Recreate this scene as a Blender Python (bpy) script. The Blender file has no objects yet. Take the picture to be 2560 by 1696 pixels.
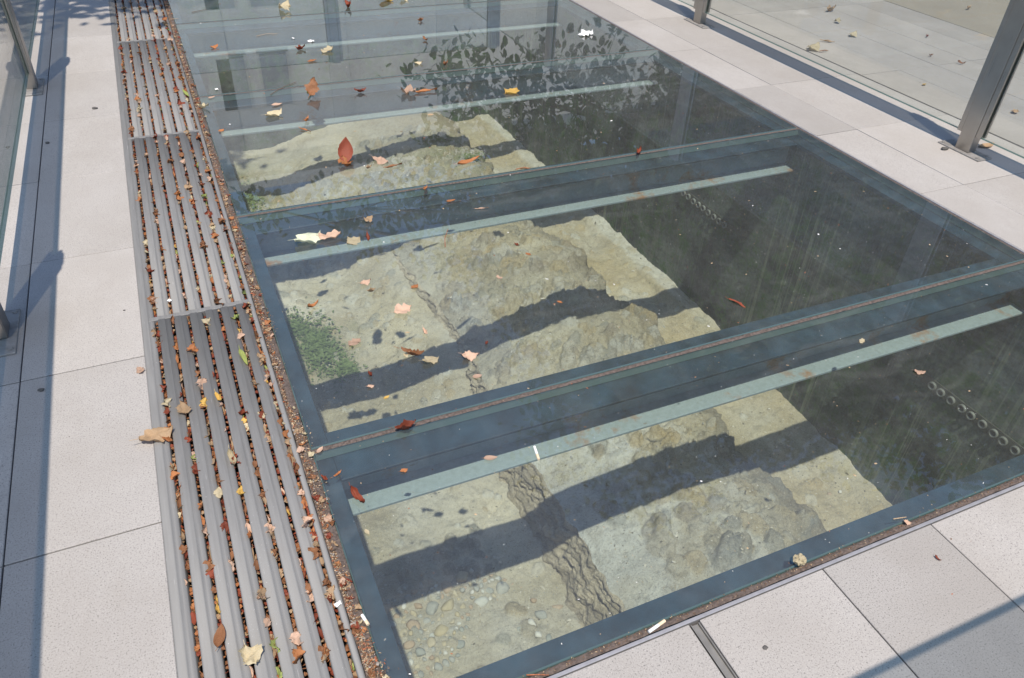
import bpy, bmesh, math, random
import numpy as np
from mathutils import Vector, Matrix

random.seed(7)
rng = np.random.default_rng(11)
SC = bpy.context.scene
COL = SC.collection

# ------------------------------------------------------------------ camera
CAM_H = 1.6
FOC, YAW, PITCH, ROLL = 1.49207331, 0.44599109, 0.657429, 0.04995644


def cam_axes():
    cy, sy = math.cos(YAW), math.sin(YAW)
    cp, sp = math.cos(PITCH), math.sin(PITCH)
    f = np.array([sy * cp, cy * cp, -sp])
    r = np.array([cy, -sy, 0.0])
    u = np.cross(r, f)
    cr, sr = math.cos(ROLL), math.sin(ROLL)
    return cr * r + sr * u, -sr * r + cr * u, f


AX_R, AX_U, AX_F = cam_axes()
cam = bpy.data.cameras.new('camera')
cam.sensor_width = 36.0
cam.sensor_fit = 'HORIZONTAL'
cam.lens = FOC * 18.0
cam.clip_start = 0.02
cam.clip_end = 2000
cam_ob = bpy.data.objects.new('camera', cam)
COL.objects.link(cam_ob)
cam_ob.matrix_world = Matrix((
    (AX_R[0], AX_U[0], -AX_F[0], 0.0),
    (AX_R[1], AX_U[1], -AX_F[1], 0.0),
    (AX_R[2], AX_U[2], -AX_F[2], CAM_H),
    (0, 0, 0, 1)))
SC.camera = cam_ob


def at(px, py, z=0.0):
    """photograph pixel (2560 wide) -> the point on the level plane z"""
    d = (px - 1280) / 1280 * AX_R - (py - 848) / 1280 * AX_U + FOC * AX_F
    p = d * ((z - CAM_H) / d[2])
    return Vector((p[0], p[1], z))


# ------------------------------------------------------------------ world, sun, exposure
COT_X, COT_Y = 0.14, 0.405          # shadow shift per metre of height
SUN_EL = math.atan2(1.0, math.hypot(COT_X, COT_Y))
SUN_AZ = math.atan2(-COT_X, -COT_Y)  # clockwise from +Y

world = bpy.data.worlds.new('World')
SC.world = world
world.use_nodes = True
wn = world.node_tree
wn.nodes.clear()
wo = wn.nodes.new('ShaderNodeOutputWorld')
wb = wn.nodes.new('ShaderNodeBackground')
ws = wn.nodes.new('ShaderNodeTexSky')
ws.sky_type = 'NISHITA'
ws.sun_disc = False
ws.sun_elevation = SUN_EL
ws.sun_rotation = SUN_AZ
ws.air_density = 1.0
ws.dust_density = 0.6
ws.ozone_density = 3.0
wb.inputs[1].default_value = 0.15
wn.links.new(ws.outputs[0], wb.inputs[0])
wn.links.new(wb.outputs[0], wo.inputs[0])

sun = bpy.data.lights.new('sun', 'SUN')
sun.energy = 4.0
sun.angle = math.radians(0.53)
sun.color = (1.0, 0.905, 0.775)
sun_ob = bpy.data.objects.new('sun', sun)
COL.objects.link(sun_ob)
sun_ob.location = (-3, -8, 20)
sun_ob.rotation_euler = Vector((COT_X, COT_Y, -1)).to_track_quat('-Z', 'Y').to_euler()

SC.view_settings.view_transform = 'Standard'
SC.view_settings.look = 'None'
SC.view_settings.gamma = 1.0
SC.view_settings.exposure = 0.36
SC.cycles.transparent_max_bounces = 24
SC.cycles.max_bounces = 8
SC.cycles.caustics_reflective = False
SC.cycles.caustics_refractive = False

# ------------------------------------------------------------------ small helpers


def tag(o, label=None, cat=None, group=None, kind=None):
    if label:
        o['label'] = label
    if cat:
        o['category'] = cat
    if group:
        o['group'] = group
    if kind:
        o['kind'] = kind
    return o


def link(name, data, parent=None, loc=None, rot=None):
    o = bpy.data.objects.new(name, data)
    COL.objects.link(o)
    if parent is not None:
        o.parent = parent
    if loc is not None:
        o.location = loc
    if rot is not None:
        o.rotation_euler = rot
    return o


def empty(name, loc=(0, 0, 0)):
    o = bpy.data.objects.new(name, None)
    o.empty_display_size = 0.1
    COL.objects.link(o)
    o.location = loc
    return o


def pydata(name, verts, faces, mats, smooth=False, fmat=None):
    me = bpy.data.meshes.new(name)
    me.from_pydata([tuple(v) for v in verts], [], faces)
    for m in (mats if isinstance(mats, (list, tuple)) else [mats]):
        me.materials.append(m)
    if fmat is not None:
        me.polygons.foreach_set('material_index', fmat)
    if smooth:
        me.polygons.foreach_set('use_smooth', [True] * len(me.polygons))
    me.update()
    return me


def box_mesh(name, lo, hi, mat, bevel=0.0, seg=1):
    bm = bmesh.new()
    bmesh.ops.create_cube(bm, size=1.0)
    for v in bm.verts:
        for i in range(3):
            v.co[i] = lo[i] if v.co[i] < 0 else hi[i]
    if bevel > 0:
        bmesh.ops.bevel(bm, geom=list(bm.edges), offset=bevel, segments=seg, affect='EDGES', profile=0.5)
    me = bpy.data.meshes.new(name)
    bm.to_mesh(me)
    bm.free()
    me.materials.append(mat)
    return me


def box(name, lo, hi, mat, parent=None, bevel=0.0, seg=1):
    """a box whose origin is its own centre of base (parents sit at the world origin unless told otherwise)"""
    c = Vector(((lo[0] + hi[0]) / 2, (lo[1] + hi[1]) / 2, lo[2]))
    me = box_mesh(name, Vector(lo) - c, Vector(hi) - c, mat, bevel, seg)
    o = link(name, me, parent, c)
    if parent is not None:
        o.location = c - parent.location
    return o


def grid_mesh(name, P, mats, smooth=True, colors=None):
    """P: (n, m, 3) array"""
    n, m = P.shape[:2]
    idx = np.arange(n * m).reshape(n, m)
    quads = np.stack([idx[:-1, :-1], idx[1:, :-1], idx[1:, 1:], idx[:-1, 1:]], -1).reshape(-1, 4)
    me = bpy.data.meshes.new(name)
    me.vertices.add(n * m)
    me.vertices.foreach_set('co', P.reshape(-1).astype(np.float32))
    me.loops.add(len(quads) * 4)
    me.loops.foreach_set('vertex_index', quads.reshape(-1).astype(np.int32))
    me.polygons.add(len(quads))
    me.polygons.foreach_set('loop_start', np.arange(0, len(quads) * 4, 4, dtype=np.int32))
    me.polygons.foreach_set('loop_total', np.full(len(quads), 4, dtype=np.int32))
    me.polygons.foreach_set('use_smooth', np.full(len(quads), smooth, dtype=bool))
    for mt in (mats if isinstance(mats, (list, tuple)) else [mats]):
        me.materials.append(mt)
    if colors is not None:
        ca = me.color_attributes.new('Col', 'FLOAT_COLOR', 'POINT')
        rgba = np.ones((n * m, 4), np.float32)
        rgba[:, :3] = colors.reshape(-1, 3)
        ca.data.foreach_set('color', rgba.reshape(-1))
    me.update()
    me.validate()
    return me


# ---- numpy noise
def _hash(ix, iy, seed):
    h = (ix.astype(np.int64) * 374761393 + iy.astype(np.int64) * 668265263 + seed * 1274126177) & 0x7fffffff
    h = ((h ^ (h >> 13)) * 1274126177) & 0x7fffffff
    return ((h ^ (h >> 16)) & 0xffff) / 65535.0


def vnoise(x, y, seed=0):
    ix, iy = np.floor(x), np.floor(y)
    fx, fy = x - ix, y - iy
    fx = fx * fx * fx * (fx * (fx * 6 - 15) + 10)
    fy = fy * fy * fy * (fy * (fy * 6 - 15) + 10)
    a, b = _hash(ix, iy, seed), _hash(ix + 1, iy, seed)
    c, d = _hash(ix, iy + 1, seed), _hash(ix + 1, iy + 1, seed)
    return (a * (1 - fx) + b * fx) * (1 - fy) + (c * (1 - fx) + d * fx) * fy - 0.5


def fbm(x, y, f0, octs, seed=0, gain=0.5):
    s, a, f = 0.0, 1.0, f0
    for i in range(octs):
        s = s + a * vnoise(x * f + i * 17.3, y * f - i * 9.1, seed + i * 7)
        a *= gain
        f *= 2.03
    return s


def sstep(a, b, x):
    t = np.clip((x - a) / (b - a), 0, 1)
    return t * t * (3 - 2 * t)


# ------------------------------------------------------------------ materials
class NT:
    def __init__(self, name):
        self.m = bpy.data.materials.new(name)
        self.m.use_nodes = True
        self.t = self.m.node_tree
        self.t.nodes.clear()
        self.out = self.t.nodes.new('ShaderNodeOutputMaterial')

    def n(self, typ, **kw):
        nd = self.t.nodes.new(typ)
        for k, v in kw.items():
            if k.startswith('i_'):
                key = k[2:]
                nd.inputs[int(key) if key.isdigit() else key.replace('_', ' ')].default_value = v
            else:
                setattr(nd, k, v)
        return nd

    def l(self, a, b):
        self.t.links.new(a, b)

    def pos(self, scale=(1, 1, 1), space='world'):
        if space == 'world':
            g = self.n('ShaderNodeNewGeometry').outputs['Position']
        else:
            g = self.n('ShaderNodeTexCoord').outputs['Object']
        mp = self.n('ShaderNodeMapping')
        mp.inputs['Scale'].default_value = scale
        self.l(g, mp.inputs[0])
        return mp.outputs[0]

    def noise(self, vec, scale, detail=4, rough=0.55):
        nd = self.n('ShaderNodeTexNoise')
        nd.inputs['Scale'].default_value = scale
        nd.inputs['Detail'].default_value = detail
        nd.inputs['Roughness'].default_value = rough
        self.l(vec, nd.inputs['Vector'])
        return nd.outputs['Fac']

    def ramp(self, fac, stops, interp='LINEAR'):
        r = self.n('ShaderNodeValToRGB')
        r.color_ramp.interpolation = interp
        els = r.color_ramp.elements
        while len(els) < len(stops):
            els.new(0.5)
        for e, (p, c) in zip(els, stops):
            e.position = p
            e.color = (c, c, c, 1) if not isinstance(c, (tuple, list)) else (*c, 1)
        self.l(fac, r.inputs[0])
        return r.outputs[0]

    def mix(self, fac, a, b, mode='MIX'):
        x = self.n('ShaderNodeMix', data_type='RGBA', blend_type=mode)
        for sock, v in ((x.inputs[0], fac), (x.inputs[6], a), (x.inputs[7], b)):
            if hasattr(v, 'is_output'):
                self.l(v, sock)
            elif isinstance(v, (tuple, list)):
                sock.default_value = (*v, 1)
            else:
                sock.default_value = v
        return x.outputs[2]

    def math(self, op, a, b=None, c=None):
        x = self.n('ShaderNodeMath', operation=op)
        for i, v in enumerate((a, b, c)):
            if v is None:
                continue
            if hasattr(v, 'is_output'):
                self.l(v, x.inputs[i])
            else:
                x.inputs[i].default_value = v
        return x.outputs[0]

    def bump(self, h, strength=0.3, dist=0.01):
        b = self.n('ShaderNodeBump')
        b.inputs['Strength'].default_value = strength
        b.inputs['Distance'].default_value = dist
        self.l(h, b.inputs['Height'])
        return b.outputs[0]

    def principled(self, color, rough=0.8, metal=0.0, normal=None, spec=0.5, **kw):
        p = self.n('ShaderNodeBsdfPrincipled')
        for key, v in (('Base Color', color), ('Roughness', rough), ('Metallic', metal), ('Specular IOR Level', spec)):
            if hasattr(v, 'is_output'):
                self.l(v, p.inputs[key])
            elif isinstance(v, (tuple, list)):
                p.inputs[key].default_value = (*v, 1)
            else:
                p.inputs[key].default_value = v
        if normal is not None:
            self.l(normal, p.inputs['Normal'])
        return p

    def finish(self, sh):
        self.l(sh.outputs[0] if hasattr(sh, 'outputs') else sh, self.out.inputs[0])
        return self.m


def granite(name, base, dark, light, stain=0.25, tint=0.06, stain_col=None):
    t = NT(name)
    p = t.pos()
    n1 = t.noise(p, 250, 3, 0.75)
    n2 = t.noise(p, 330, 2, 0.6)
    n3 = t.noise(p, 2.2, 5, 0.6)
    n4 = t.noise(p, 14, 4, 0.6)
    c = t.mix(t.ramp(n1, [(0.33, 1.0), (0.46, 0.0)]), base, dark)
    c = t.mix(t.ramp(n2, [(0.60, 0.0), (0.72, 1.0)]), c, light)
    sc = stain_col or tuple(v * 0.72 for v in base)
    c = t.mix(t.math('MULTIPLY', t.ramp(n3, [(0.42, 0.0), (0.72, 1.0)]), stain), c, sc)
    n5 = t.noise(t.pos((1.0, 0.55, 1)), 0.9, 6, 0.7)
    c = t.mix(t.math('MULTIPLY', t.ramp(n5, [(0.47, 0.0), (0.53, 1.0), (0.60, 0.25)]), stain * 0.55), c, sc)
    c = t.mix(t.math('MULTIPLY', t.ramp(n4, [(0.5, 0.0), (0.75, 1.0)]), stain * 0.5), c, tuple(v * 0.8 for v in base))
    oi = t.n('ShaderNodeObjectInfo')
    f = t.math('MULTIPLY_ADD', oi.outputs['Random'], 2 * tint, 1 - tint)
    hs = t.n('ShaderNodeHueSaturation')
    t.l(f, hs.inputs['Value'])
    t.l(c, hs.inputs['Color'])
    b = t.bump(n1, 0.18, 0.002)
    return t.finish(t.principled(hs.outputs[0], 0.75, 0, b, 0.3))


M = {}
M['granite'] = granite('pink_grey_granite', (0.390, 0.370, 0.352), (0.135, 0.130, 0.128), (0.54, 0.515, 0.49), 0.38, 0.10, (0.29, 0.265, 0.24))
M['granite_plaza'] = granite('grey_plaza_granite', (0.352, 0.33, 0.306), (0.20, 0.185, 0.17), (0.43, 0.405, 0.375), 0.55, 0.10)
M['aggregate'] = granite('washed_aggregate', (0.30, 0.27, 0.22), (0.15, 0.13, 0.10), (0.40, 0.37, 0.31), 0.5)


def simple(name, col, rough=0.8, metal=0.0, nscale=None, namp=0.3, spec=0.4, bump=0.0):
    t = NT(name)
    c = col
    nrm = None
    if nscale:
        nf = t.noise(t.pos(), nscale, 5, 0.6)
        c = t.mix(t.ramp(nf, [(0.3, 0.0), (0.7, 1.0)]), tuple(v * (1 - namp) for v in col), tuple(min(1, v * (1 + namp)) for v in col))
        if bump:
            nrm = t.bump(nf, bump, 0.01)
    return t.finish(t.principled(c, rough, metal, nrm, spec))


M['grout'] = simple('joint_grout', (0.20, 0.165, 0.135), 0.95, nscale=40)
M['ground'] = simple('ground_concrete', (0.30, 0.28, 0.25), 0.9, nscale=3, namp=0.15)
M['sealant'] = simple('brown_sealant_with_dirt', (0.115, 0.090, 0.079), 0.9, nscale=120, namp=0.5, bump=0.5)
M['channel'] = simple('channel_metal', (0.30, 0.285, 0.26), 0.5, 0.6, nscale=20, namp=0.2)
M['channel_dark'] = simple('trench_dark', (0.045, 0.038, 0.03), 0.95, nscale=30)
M['trim'] = simple('edge_trim_metal', (0.42, 0.41, 0.42), 0.45, 0.5, nscale=30, namp=0.15)
M['ledge'] = simple('dark_painted_steel', (0.017, 0.038, 0.056), 0.6, 0.0, nscale=9, namp=0.6)
M['bark'] = simple('bark', (0.16, 0.12, 0.085), 0.95, nscale=12, namp=0.4, bump=0.6)
M['paper'] = simple('white_paper', (0.82, 0.82, 0.80), 0.8)
M['filter'] = simple('cigarette_filter', (0.75, 0.6, 0.42), 0.8)
M['pebble_dark'] = simple('dark_stone', (0.10, 0.095, 0.09), 0.85, nscale=60)


def steel_material():
    t = NT('brushed_stainless_steel')
    p = t.pos((400, 400, 6))
    nf = t.noise(p, 1.0, 2, 0.5)
    r = t.math('MULTIPLY_ADD', nf, 0.2, 0.22)
    c = t.mix(t.noise(t.pos(), 9, 4), (0.30, 0.285, 0.265), (0.42, 0.40, 0.375))
    return t.finish(t.principled(c, r, 1.0, t.bump(nf, 0.08, 0.001)))


M['steel'] = steel_material()
M['plate'] = simple('dull_base_plate_steel', (0.27, 0.255, 0.24), 0.55, 0.15, nscale=25, namp=0.25)


def grate_material():
    t = NT('grey_grate_metal')
    nf = t.noise(t.pos((90, 5, 90)), 1.0, 4, 0.6)
    c = t.mix(t.ramp(nf, [(0.35, 0.0), (0.7, 1.0)]), (0.190, 0.189, 0.187), (0.228, 0.227, 0.224))
    v = t.n('ShaderNodeTexVoronoi', feature='F1')
    v.inputs['Scale'].default_value = 70
    t.l(t.pos((2.0, 1.0, 1)), v.inputs['Vector'])
    sp = t.ramp(v.outputs['Distance'], [(0.07, 1.0), (0.10, 0.0)])
    gate = t.ramp(t.noise(t.pos((30, 2, 1)), 1.0, 3), [(0.50, 0.0), (0.60, 1.0)])
    c = t.mix(t.math('MULTIPLY', sp, t.math('MULTIPLY', gate, 0.75)), c, (0.55, 0.55, 0.55))
    scr = t.ramp(t.noise(t.pos((260, 9, 1)), 1.0, 2), [(0.70, 0.0), (0.76, 1.0)])
    c = t.mix(t.math('MULTIPLY', scr, 0.45), c, (0.55, 0.55, 0.55))
    return t.finish(t.principled(c, t.math('MULTIPLY_ADD', nf, 0.2, 0.5), 0.1, None, 0.35))


M['grate'] = grate_material()


def beam_material():
    t = NT('pale_green_painted_steel')
    p = t.pos()
    n1 = t.noise(p, 5, 5, 0.65)
    n2 = t.noise(p, 60, 4, 0.7)
    c = t.mix(t.ramp(n2, [(0.35, 0.0), (0.75, 1.0)]), (0.275, 0.335, 0.34), (0.215, 0.265, 0.265))
    spots = t.ramp(t.noise(p, 3.1, 6, 0.7), [(0.565, 0.0), (0.66, 0.9)])
    c = t.mix(spots, c, (0.28, 0.135, 0.045))
    fine = t.ramp(t.noise(p, 40, 3, 0.6), [(0.68, 0.0), (0.73, 1.0)])
    c = t.mix(t.math('MULTIPLY', fine, 0.6), c, (0.17, 0.13, 0.09))
    return t.finish(t.principled(c, 0.7, 0.0, t.bump(n2, 0.1, 0.002), 0.3))


M['beam'] = beam_material()
M['beam_web'] = M['beam']


def fresnel_node(t, boost=1.0):
    """reflectance of a pane (both surfaces together) from the angle of view"""
    g = t.n('ShaderNodeNewGeometry')
    d = t.n('ShaderNodeVectorMath', operation='DOT_PRODUCT')
    t.l(g.outputs['Normal'], d.inputs[0])
    t.l(g.outputs['Incoming'], d.inputs[1])
    c = t.math('ABSOLUTE', d.outputs['Value'])
    om = t.math('SUBTRACT', 1.0, c)
    f = t.math('MULTIPLY_ADD', t.math('POWER', om, 5.0), 0.96, 0.04)
    return t.math('MULTIPLY', t.math('DIVIDE', t.math('MULTIPLY', f, 2.0), t.math('ADD', f, 1.0)), boost)


def glass_top():
    t = NT('glass_floor_upper_face')
    p = t.pos()
    f = fresnel_node(t)
    tr = t.n('ShaderNodeBsdfTransparent')
    tr.inputs[0].default_value = (0.925, 0.957, 0.944, 1)
    gl = t.n('ShaderNodeBsdfGlossy')
    gl.inputs['Roughness'].default_value = 0.012
    gl.inputs['Color'].default_value = (1, 1, 1, 1)
    m1 = t.n('ShaderNodeMixShader')
    t.l(f, m1.inputs[0])
    t.l(tr.outputs[0], m1.inputs[1])
    t.l(gl.outputs[0], m1.inputs[2])
    # dust film: thin haze, smears, grit
    n1 = t.noise(p, 1.6, 5, 0.6)
    n2 = t.noise(t.pos((9, 2.2, 1)), 1.0, 5, 0.65)
    n3 = t.noise(p, 26, 5, 0.7)
    haze = t.math('ADD', t.math('MULTIPLY', t.ramp(n1, [(0.3, 0.0), (0.75, 1.0)]), 0.020),
                  t.math('MULTIPLY', t.ramp(n2, [(0.45, 0.0), (0.8, 1.0)]), 0.028))
    haze = t.math('ADD', haze, t.math('MULTIPLY', t.ramp(n3, [(0.5, 0.0), (0.8, 1.0)]), 0.024))
    wv = t.n('ShaderNodeTexWave', wave_type='RINGS')
    wv.inputs['Scale'].default_value = 2.3
    wv.inputs['Distortion'].default_value = 7.0
    wv.inputs['Detail'].default_value = 3.0
    t.l(p, wv.inputs['Vector'])
    sw = t.math('MULTIPLY', t.ramp(wv.outputs['Fac'], [(0.80, 0.0), (0.97, 1.0)]), t.ramp(t.noise(p, 1.1, 3), [(0.48, 0.0), (0.62, 1.0)]))
    haze = t.math('ADD', haze, t.math('MULTIPLY', sw, 0.022))
    haze = t.math('ADD', haze, 0.037)
    v = t.n('ShaderNodeTexVoronoi', feature='F1')
    v.inputs['Scale'].default_value = 42
    t.l(p, v.inputs['Vector'])
    dots = t.ramp(v.outputs['Distance'], [(0.045, 1.0), (0.07, 0.0)])
    gate = t.ramp(t.noise(p, 7, 3), [(0.53, 0.0), (0.60, 1.0)])
    dust = t.math('ADD', haze, t.math('MULTIPLY', t.math('MULTIPLY', dots, gate), 0.7))
    df = t.n('ShaderNodeBsdfDiffuse')
    df.inputs[0].default_value = (0.58, 0.59, 0.57, 1)
    m2 = t.n('ShaderNodeMixShader')
    t.l(dust, m2.inputs[0])
    t.l(m1.outputs[0], m2.inputs[1])
    t.l(df.outputs[0], m2.inputs[2])
    return t.finish(m2)


def glass_plain(name, col):
    t = NT(name)
    tr = t.n('ShaderNodeBsdfTransparent')
    tr.inputs[0].default_value = (*col, 1)
    return t.finish(tr)


def glass_edge(name, col, rough=0.12):
    t = NT(name)
    tr = t.n('ShaderNodeBsdfTransparent')
    tr.inputs[0].default_value = (0.25, 0.45, 0.42, 1)
    pr = t.principled(col, rough, 0.0, None, 0.8)
    m = t.n('ShaderNodeMixShader')
    m.inputs[0].default_value = 0.75
    t.l(tr.outputs[0], m.inputs[1])
    t.l(pr.outputs[0], m.inputs[2])
    return t.finish(m)


def glass_rail():
    t = NT('railing_glass_face')
    f = fresnel_node(t, 0.9)
    tr = t.n('ShaderNodeBsdfTransparent')
    tr.inputs[0].default_value = (0.93, 0.953, 0.943, 1)
    gl = t.n('ShaderNodeBsdfGlossy')
    gl.inputs['Roughness'].default_value = 0.01
    m1 = t.n('ShaderNodeMixShader')
    t.l(f, m1.inputs[0])
    t.l(tr.outputs[0], m1.inputs[1])
    t.l(gl.outputs[0], m1.inputs[2])
    df = t.n('ShaderNodeBsdfDiffuse')
    df.inputs[0].default_value = (0.6, 0.58, 0.54, 1)
    m2 = t.n('ShaderNodeMixShader')
    t.l(t.math('MULTIPLY_ADD', t.ramp(t.noise(t.pos((6, 6, 2)), 1.0, 4), [(0.4, 0.0), (0.8, 1.0)]), 0.03, 0.012), m2.inputs[0])
    t.l(m1.outputs[0], m2.inputs[1])
    t.l(df.outputs[0], m2.inputs[2])
    return t.finish(m2)


M['glass_top'] = glass_top()
M['glass_under'] = glass_plain('glass_floor_lower_face', (0.945, 0.975, 0.968))
M['glass_edge'] = glass_edge('glass_edge_green', (0.16, 0.26, 0.24))
M['glass_bevel'] = glass_edge('glass_polished_bevel', (0.09, 0.14, 0.14), 0.04)
M['rail_glass'] = glass_rail()


def earth(name, rough_amp=1.0):
    t = NT(name)
    p = t.pos()
    at_ = t.n('ShaderNodeVertexColor')
    at_.layer_name = 'Col'
    n1 = t.noise(p, 20, 7, 0.72)
    n2 = t.noise(p, 95, 5, 0.75)
    n3 = t.noise(p, 4.5, 5, 0.65)
    n4 = t.noise(p, 240, 2, 0.6)
    k = min(1.0, rough_amp - 0.35)
    c = t.mix(t.ramp(n1, [(0.32, 0.75 * k), (0.52, 0.0)]), at_.outputs['Color'], (0.20, 0.18, 0.13))
    c = t.mix(t.ramp(n2, [(0.54, 0.0), (0.72, 0.7)]), c, (0.62, 0.59, 0.50))
    c = t.mix(t.ramp(n2, [(0.28, 0.85 * k), (0.44, 0.0)]), c, (0.12, 0.11, 0.09))
    c = t.mix(t.ramp(n4, [(0.30, 0.7), (0.42, 0.0)]), c, (0.10, 0.09, 0.07))
    c = t.mix(t.ramp(n3, [(0.5, 0.0), (0.78, 0.4)]), c, (0.38, 0.32, 0.19))
    h = t.math('ADD', n1, t.math('MULTIPLY', n2, 0.45))
    return t.finish(t.principled(c, 0.95, 0, t.bump(h, 0.8 * rough_amp, 0.03), 0.1))


M['earth'] = earth('pit_earth', 0.85)
M['rubble'] = earth('old_mortar_rubble', 1.1)


def wall_material():
    t = NT('stained_pit_concrete')
    p = t.pos()
    n1 = t.noise(p, 1.9, 7, 0.72)
    n2 = t.noise(p, 11, 7, 0.75)
    n3 = t.noise(p, 75, 3, 0.7)
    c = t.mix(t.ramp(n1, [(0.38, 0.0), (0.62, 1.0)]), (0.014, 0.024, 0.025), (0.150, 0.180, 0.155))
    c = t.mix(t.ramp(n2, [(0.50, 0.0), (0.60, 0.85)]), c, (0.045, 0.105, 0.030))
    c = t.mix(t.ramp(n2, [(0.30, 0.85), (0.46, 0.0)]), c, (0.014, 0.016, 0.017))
    n5 = t.noise(t.pos((1, 5, 1.2)), 1.0, 6, 0.7)
    c = t.mix(t.ramp(n5, [(0.56, 0.0), (0.68, 0.6)]), c, (0.19, 0.195, 0.16))
    # pale vertical run marks
    st = t.noise(t.pos((1, 42, 0.45)), 1.0, 3, 0.6)
    gate = t.ramp(t.noise(t.pos((1, 1.7, 0.25)), 1.0, 2), [(0.47, 0.0), (0.56, 1.0)])
    c = t.mix(t.math('MULTIPLY', t.ramp(st, [(0.54, 0.0), (0.64, 1.0)]), t.math('MULTIPLY', gate, 0.42)), c, (0.31, 0.34, 0.24))
    c = t.mix(t.ramp(n3, [(0.70, 0.0), (0.80, 0.5)]), c, (0.32, 0.31, 0.28))
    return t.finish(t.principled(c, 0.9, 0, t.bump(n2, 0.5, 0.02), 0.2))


M['pit_wall'] = wall_material()
M['pipe'] = simple('weep_pipe_grey', (0.17, 0.18, 0.165), 0.6, nscale=30)
M['strip'] = simple('damp_pipe_strip', (0.055, 0.060, 0.045), 0.85, nscale=18, namp=0.6, bump=0.4)
M['pipe_shade'] = simple('weep_pipe_hole_shade', (0.012, 0.012, 0.012), 0.9)


def leaf_material(name, a, b, vein=0.6, transl=0.25):
    t = NT(name)
    p = t.pos(space='object')
    oi = t.n('ShaderNodeObjectInfo')
    vv = t.n('ShaderNodeVectorMath', operation='ADD')
    t.l(p, vv.inputs[0])
    t.l(oi.outputs['Location'], vv.inputs[1])
    n1 = t.noise(vv.outputs[0], 60, 5, 0.7)
    c = t.mix(t.ramp(n1, [(0.36, 0.0), (0.66, 1.0)]), a, b)
    n2 = t.noise(vv.outputs[0], 190, 3, 0.7)
    c = t.mix(t.ramp(n2, [(0.60, 0.0), (0.74, vein)]), c, tuple(v * 0.45 for v in a))
    hs = t.n('ShaderNodeHueSaturation')
    t.l(t.math('MULTIPLY_ADD', oi.outputs['Random'], 0.5, 0.75), hs.inputs['Value'])
    t.l(c, hs.inputs['Color'])
    p1 = t.principled(hs.outputs[0], 0.6, 0, t.bump(n1, 0.4, 0.003), 0.35)
    tl = t.n('ShaderNodeBsdfTranslucent')
    t.l(hs.outputs[0], tl.inputs[0])
    m = t.n('ShaderNodeMixShader')
    m.inputs[0].default_value = transl
    t.l(p1.outputs[0], m.inputs[1])
    t.l(tl.outputs[0], m.inputs[2])
    return t.finish(m)


LEAFCOL = {
    'red': leaf_material('leaf_rust_red', (0.15, 0.030, 0.016), (0.27, 0.065, 0.03), 0.7, 0.08),
    'orange': leaf_material('leaf_orange', (0.38, 0.14, 0.055), (0.52, 0.23, 0.09)),
    'brown': leaf_material('leaf_brown', (0.20, 0.085, 0.04), (0.36, 0.17, 0.08)),
    'tan': leaf_material('leaf_tan', (0.36, 0.24, 0.14), (0.52, 0.37, 0.23)),
    'pink': leaf_material('leaf_pinkish_tan', (0.52, 0.34, 0.24), (0.66, 0.47, 0.36), 0.5),
    'cream': leaf_material('leaf_cream', (0.50, 0.42, 0.26), (0.64, 0.56, 0.39), 0.6),
    'yellow': leaf_material('leaf_yellow', (0.60, 0.36, 0.07), (0.72, 0.50, 0.16)),
    'green': leaf_material('leaf_green', (0.22, 0.30, 0.08), (0.46, 0.48, 0.16)),
    'palegreen': leaf_material('leaf_pale_green', (0.52, 0.56, 0.40), (0.68, 0.70, 0.56), 0.5),
}
M['tree_leaf'] = leaf_material('tree_foliage', (0.035, 0.07, 0.02), (0.075, 0.12, 0.035), 0.2, 0.3)
M['moss'] = leaf_material('moss_green', (0.10, 0.15, 0.045), (0.20, 0.26, 0.09), 0.2, 0.15)
M['crumb_a'] = simple('litter_crumb_brown', (0.17, 0.10, 0.06), 0.95, nscale=300, namp=0.6)
M['crumb_b'] = simple('litter_crumb_tan', (0.45, 0.33, 0.21), 0.95, nscale=300, namp=0.5)
M['crumb_d'] = simple('litter_grit_grey', (0.30, 0.27, 0.24), 0.95, nscale=300, namp=0.4)
M['crumb_e'] = simple('litter_dark', (0.07, 0.05, 0.038), 0.95, nscale=300, namp=0.4)
M['crumb_c'] = simple('litter_crumb_red', (0.34, 0.12, 0.06), 0.95, nscale=300, namp=0.5)

# ------------------------------------------------------------------ dimensions (metres)
GX0, GX1 = 0.150, 3.150           # glass field in x
GY0 = 0.759
JOINTS = [1.597, 3.052, 4.507, 5.962]
GY1 = 7.417
PIT_D = 1.63
GL_T = 0.036                      # glass thickness
WALL_X = 3.12
GR0, GR1 = -0.257, 0.116          # grate

# ------------------------------------------------------------------ ground and paving
HX0, HX1, HY0, HY1 = GR0 + 0.003, 3.165, 0.742, 7.437   # hole for the pit and trench


def ground_sheet():
    L = 400.0
    z = -0.052
    vs, fs = [], []

    def q(x0, x1, y0, y1):
        i = len(vs)
        vs.extend([(x0, y0, z), (x1, y0, z), (x1, y1, z), (x0, y1, z)])
        fs.append((i, i + 1, i + 2, i + 3))
    q(-L, -0.2555, -L, L)
    q(HX1, L, -L, L)
    q(0.125, HX1, -L, HY0)
    q(-0.2555, 0.125, -L, -1.55)
    q(-0.2555, 0.125, 8.0, L)
    q(0.125, HX1, HY1, L)
    return pydata('ground', vs, fs, M['grout'])


g = link('ground', ground_sheet())
tag(g, kind='structure')

_slab_cache = {}


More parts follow.
